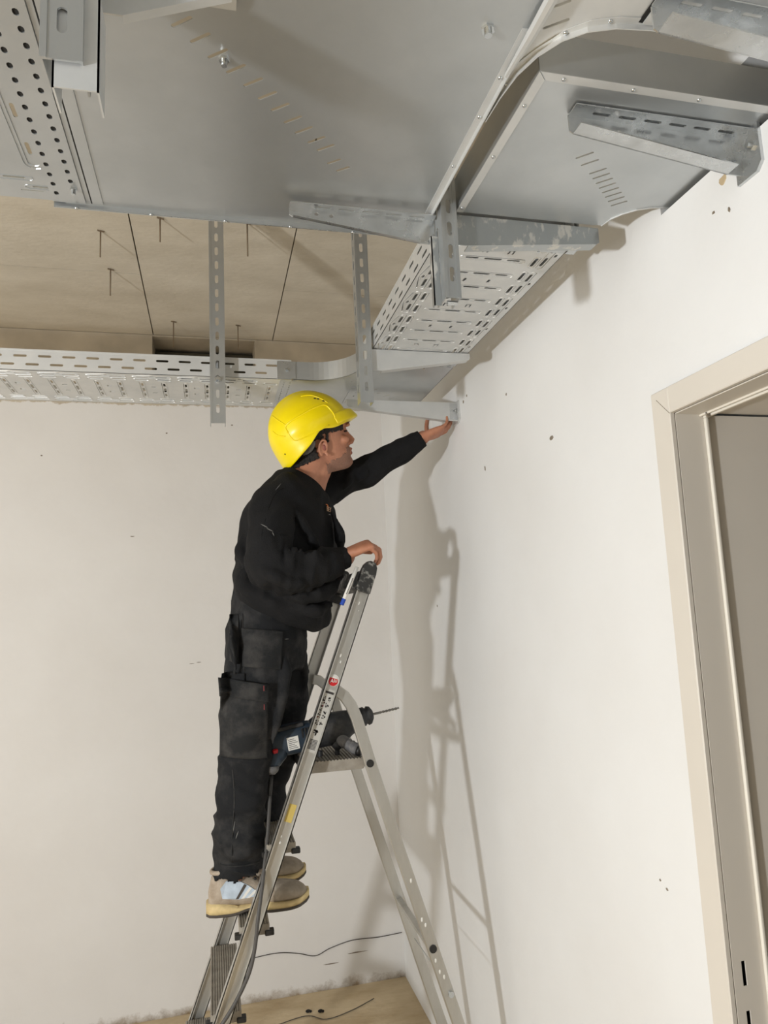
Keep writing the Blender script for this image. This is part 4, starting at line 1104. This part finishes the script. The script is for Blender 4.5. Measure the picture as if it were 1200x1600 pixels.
bmesh.ops.delete(bm, geom=[v for v in bm.verts if v.co.z+MAN.location.z < .942+.012*noise.noise(Vector((v.co.x*20, v.co.y*20, 0)))+(.025 if v.co.y > 0 else 0)+.28*max(0, v.co.x+.06)], context='VERTS')
bm.to_mesh(tme); bm.free()
tme = modmesh(tme, [('SOLIDIFY', dict(thickness=.003, offset=-1))])
tro = finish('trousers', tme, TROU, MAN, True, fixn=False)
tro['label'] = 'worn black work trousers with dusty patches'
bvh_tr = BVHTree.FromPolygons([v.co+MAN.location for v in tme.vertices], [tuple(p.vertices) for p in tme.polygons])
def inside(p, poly):
    c = False; n = len(poly); x, y = p
    for i in range(n):
        (x1, y1), (x2, y2) = poly[i], poly[(i+1) % n]
        if (y1 > y) != (y2 > y) and x < (x2-x1)*(y-y1)/(y2-y1)+x1: c = not c
    return c
def patch(quad, off, th, name, m, parent, bvh, nu=22, nv=26, bulge=0.0):
    """cloth patch lying on the near side; quad corners (x,z): top-left, top-right, bottom-right, bottom-left"""
    A, B, C, D = [Vector((q[0], 0, q[1])) for q in quad]
    V = []; ok = True; last = 2.0
    for j in range(nv+1):
        for i in range(nu+1):
            s, t = i/nu, j/nv
            p = (A*(1-s)+B*s)*(1-t)+(D*(1-s)+C*s)*t
            h = bvh.ray_cast(Vector((p.x, 1.7, p.z)), Vector((0, 1, 0)))
            y = h[0].y if h[0] is not None else last
            last = y
            V.append([p.x, y, p.z])
    W_ = nu+1
    for _ in range(6):    # smooth depth
        Y = [v[1] for v in V]
        for j in range(nv+1):
            for i in range(nu+1):
                nb = [Y[jj*W_+ii] for jj, ii in ((j-1, i), (j+1, i), (j, i-1), (j, i+1)) if 0 <= jj <= nv and 0 <= ii <= nu]
                V[j*W_+i][1] = (Y[j*W_+i]+sum(nb)/len(nb))/2
    for j in range(nv+1):
        for i in range(nu+1):
            s, t = i/nu, j/nv
            V[j*W_+i][1] -= off+bulge*math.sin(PI*s)*math.sin(PI*t)**.6
    f = [(j*W_+i, j*W_+i+1, (j+1)*W_+i+1, (j+1)*W_+i) for j in range(nv) for i in range(nu)]
    n = len(V); V2 = [(v[0], v[1]+th+off, v[2]) for v in V]
    edge = [i for i in range(W_)]+[j*W_+nu for j in range(1, nv+1)]+[nv*W_+i for i in range(nu-1, -1, -1)]+[j*W_ for j in range(nv-1, 0, -1)]
    F = f+[tuple(reversed([q+n for q in a])) for a in f]
    for a, b in zip(edge, edge[1:]+edge[:1]): F.append((a, a+n, b+n, b))
    return MB().add([tuple(v) for v in V]+V2, F).obj(name, m, parent, True)
cargo = patch([(.020, 1.462), (.146, 1.440), (.144, 1.262), (.016, 1.275)], .008, .003, 'cargo_pocket', POCK, tro, bvh_tr, bulge=.013)
flap = patch([(.014, 1.490), (.150, 1.462), (.149, 1.415), (.017, 1.440)], .016, .004, 'pocket_flap', POCK, cargo, bvh_tr, bulge=.007)
holster = patch([(.080, 1.620), (.196, 1.606), (.186, 1.500), (.080, 1.515)], .0050, .003, 'thigh_pocket', POCK, tro, bvh_tr, bulge=.004)
tool = patch([(.024, 1.500), (.086, 1.496), (.086, 1.475), (.020, 1.470)], .006, .003, 'pocket_flap', TROU, tro, bvh_tr, bulge=.003)
rearp = patch([(.048, 1.66), (.074, 1.66), (.072, 1.52), (.046, 1.53)], .005, .003, 'rear_pocket', POCK, tro, bvh_tr, 8, 14, .003)
def seam(pts, name='seam', r=.0016, bvh=bvh_tr, parent=None, m=POCK):
    P = []
    for x, z in pts:
        h = bvh.ray_cast(Vector((x, 1.7, z)), Vector((0, 1, 0)))
        if h[0] is not None: P.append((x, h[0].y-.0004, z))
    if len(P) > 2: MB().tube(P, r, 6).obj(name, m, parent or tro, True)
seam([(.085-.0*k, 1.66-.025*k) for k in range(8)]); seam([(.150-.0012*k, 1.46-.022*k) for k in range(10)])
seam([(.050+.004*math.sin(k*.5), 1.24-.022*k) for k in range(12)])
seam([(.016+.013*k, .988-.0006*k) for k in range(9)], 'hem_seam', .002)
for (z) in (1.455, 1.405):
    h = bvh_tr.ray_cast(Vector((.136, 1.7, z)), Vector((0, 1, 0)))
    if h[0] is not None: MB().box((.1345, h[0].y-.026, z-.007), (.1362, h[0].y-.021, z+.007)).obj('red_stitching', INKR, cargo)
# paint scuffs on the sweatshirt sleeve + seams
seam([(.205-.012*k, 2.015-.004*k*k) for k in range(8)], 'shoulder_seam', .0013, bvh_sw, swo, SWEAT)
def scuff(bvh, x, z, L, ang, parent, m=LABELW):
    P = []
    for k in range(5):
        xx = x+L*(k/4-.5)*math.cos(ang); zz = z+L*(k/4-.5)*math.sin(ang)
        h = bvh.ray_cast(Vector((xx, 1.7, zz)), Vector((0, 1, 0)))
        if h[0] is not None: P.append((xx, h[0].y-.0002, zz))
    if len(P) > 2: MB().tube(P, [.0003, .0011, .0014, .001, .0003][:len(P)], 5).obj('plaster_scuff', m, parent)
DUSTC = mat('dust_mark', (112, 111, 108), .9)
for (x, z, L, a) in ((.142, 1.896, .022, -.6), (.156, 1.884, .020, -.5), (.165, 1.872, .012, -1.2), (.190, 2.02, .03, .9)): scuff(bvh_sw, x, z, L, a, swo, DUSTC)
for (x, z, L, a) in ((.13, 1.585, .05, .1), (.12, 1.575, .02, .2), (.205, 1.583, .012, 0), (.052, 1.09, .03, 1.4), (.060, 1.07, .02, 1.2)): scuff(bvh_tr, x, z, L, a, tro, DUSTC)
# chest print
def chest_print():
    F = Vector((math.cos(rd(-32)), math.sin(rd(-32)), 0)); Lf = Vector((-math.sin(rd(-32)), math.cos(rd(-32)), 0))
    best = None
    for s_ in (.002, .01, .02):
        org = Vector((.243, 2.2, 1.968))+Lf*s_+F*.4
        h = bvh_sw.ray_cast(org, -F)
        if h[0] is not None: best = h[0]; break
    if best is None: return
    M = basis(best+F*.0075, Lf, (0, 0, 1), F)
    text_mesh('BEY', .0215, PRINTW, M, 'chest_lettering', swo, .0004)
    text_mesh('—', .012, LABELW, M @ Matrix.Translation((.004, -.015, 0)), 'chest_underline', swo, .0004)
    P = [M @ Vector((-.018-.012*math.cos(a), .004+.010*math.sin(a), 0)) for a in [math.radians(60+12*k) for k in range(12)]]
    MB().tube(P, [.0004+.0012*math.sin(PI*k/11) for k in range(12)], 5).obj('chest_swoosh', ORANGE, swo)
chest_print()

# ---- shoes
def shoe(y, xh, xt, zs, yaw, label):
    L = xt-xh
    M = Matrix.Translation((xh, y, zs)) @ Matrix.Rotation(yaw, 4, 'Z')
    #      u   half-w  top   squareness
    P = [(0, .012, .060), (.03, .026, .094), (.10, .033, .112), (.22, .036, .118), (.32, .037, .112), (.42, .038, .098), (.52, .041, .080), (.64, .046, .064), (.78, .046, .060), (.90, .038, .054), (.97, .024, .044), (1.0, .008, .030)]
    rg = []; n = 24
    us = [i/34 for i in range(35)]
    for u in us:
        hw, top = interp(P, u)
        r = []
        for k in range(n):
            a = 2*PI*k/n; c, s = math.cos(a), math.sin(a)
            zz = .016+(top-.016)*(.5+.5*math.copysign(abs(s)**.8, s))
            wid = hw*math.copysign(abs(c)**.75, c)*(1-.25*max(0, s)**2)
            r.append((u*L, wid, zz))
        rg.append(r)
    up = MB().rings(rg, True, M).obj('shoe_upper', SUEDE, MAN, True)
    up['label'] = label
    # toe cap shell
    rg2 = []
    for i in range(12):
        u = .66+.345*i/11; hw, top = interp(P, min(u, 1.0))
        rg2.append([(u*L+(.001 if i == 11 else 0), (hw+.0018)*math.copysign(abs(math.cos(2*PI*k/n))**.75, math.cos(2*PI*k/n))*(1-.25*max(0, math.sin(2*PI*k/n))**2),
                     .016+(top+.0018-.016)*(.5+.5*math.copysign(abs(math.sin(2*PI*k/n))**.8, math.sin(2*PI*k/n)))) for k in range(n)])
    MB().rings(rg2, True, M).obj('toe_cap', SUEDE2, up, True)
    # soles
    def slab(z0f, z1f, grow, name, m):
        rgs = []
        for i in range(31):
            u = i/30; hw, top = interp(P, u)
            hw += grow; z0, z1 = z0f(u), z1f(u)
            uu = -.006+u*(L+.012)
            rgs.append([(uu, -hw, z0), (uu, -hw*1.03, (z0+z1)/2), (uu, -hw, z1), (uu, hw, z1), (uu, hw*1.03, (z0+z1)/2), (uu, hw, z0)])
        return MB().rings(rgs, True, M).obj(name, m, up, True, .0)
    toe = lambda u: .012*max(0, (u-.8)/.2)**2
    mid = lambda u: .010*math.exp(-((u-.42)/.10)**2)
    slab(lambda u: .006+toe(u)+mid(u), lambda u: .021+.010*max(0, (.30-u)/.3)**.5+toe(u)+.004*math.sin(u*14)*.5, .0025, 'midsole', SOLEY)
    slab(lambda u: .0+toe(u)+mid(u), lambda u: .0065+toe(u)+mid(u), .0045, 'outsole', SOLED)
    # side panels with stripes on both sides
    for s in (-1, 1):
        def sp(pts, name, m, off):
            Vv = []
            for (u, z) in pts:
                hw, top = interp(P, u); q = (z-.016)/(top-.016); sn = max(-1, min(1, 2*q-1)); sn_ = math.copysign(abs(sn)**1.25, sn)
                wq = hw*(1-sn_*sn_)**.375*(1-.25*max(0, sn_)**2)
                Vv.append((u*L, s*(wq+off), z))
            nn = len(Vv)
            MB().rings([Vv, [(a, b-s*.006, c) for a, b, c in Vv]], True, M).obj(name, m, up)
        sp([(.14, .046), (.12, .072), (.18, .090), (.30, .088), (.42, .070), (.50, .052), (.46, .044), (.30, .040)], 'side_panel', PALEB, .0028)
        for k in range(3):
            u0 = .27+.055*k
            sp([(u0, .042), (u0+.085, .078-.008*k), (u0+.110, .075-.008*k), (u0+.028, .042)], 'side_stripe', SOLED if k == 0 else LABELW, .0042)
        for k in range(4):
            c = M @ Vector((L*(.34+.065*k), s*(.0255), .1015-.0085*k)); MB().ball(c, .0040, 6).obj('eyelet', BLACKP, up, True)
    # tongue and laces
    MB().capsule([M @ Vector(q) for q in ((L*.26, 0, .130), (L*.34, 0, .118), (L*.50, 0, .090))], [.017, .018, .015], 12).obj('tongue', SUEDE, up, True)
    for k in range(4):
        c = [M @ Vector((L*(.34+.065*k)+d_*.006, q, .1025-.0085*k+.016*(1-(q/.026)**2))) for q, d_ in ((-.026, -1), (-.014, -.5), (0, 0), (.014, .5), (.026, 1))]
        MB().tube(c, .0026, 7).obj('lace', LACE, up, True)
    MB().tube(smooth_path([M @ Vector((L*.36, 0, .118)), M @ Vector((L*.40, -.018, .128)), M @ Vector((L*.44, -.026, .116)), M @ Vector((L*.43, -.030, .100))], 5), .0024, 7).obj('lace', LACE, up, True)
    MB().tube([M @ Vector((L*.16+.034*math.cos(a), .030*math.sin(a), .112+.004*math.cos(a))) for a in [2*PI*k/24 for k in range(25)]], .0060, 8).obj('ankle_collar', SUEDE, up, True)
    return up
shoe(2.120, -.017, .252, .8515, rd(-1), 'near beige safety shoe with pale blue side panel and yellow sole')
shoe(2.302, -.002, .268, .8515, rd(2), 'far beige safety shoe with yellow sole')
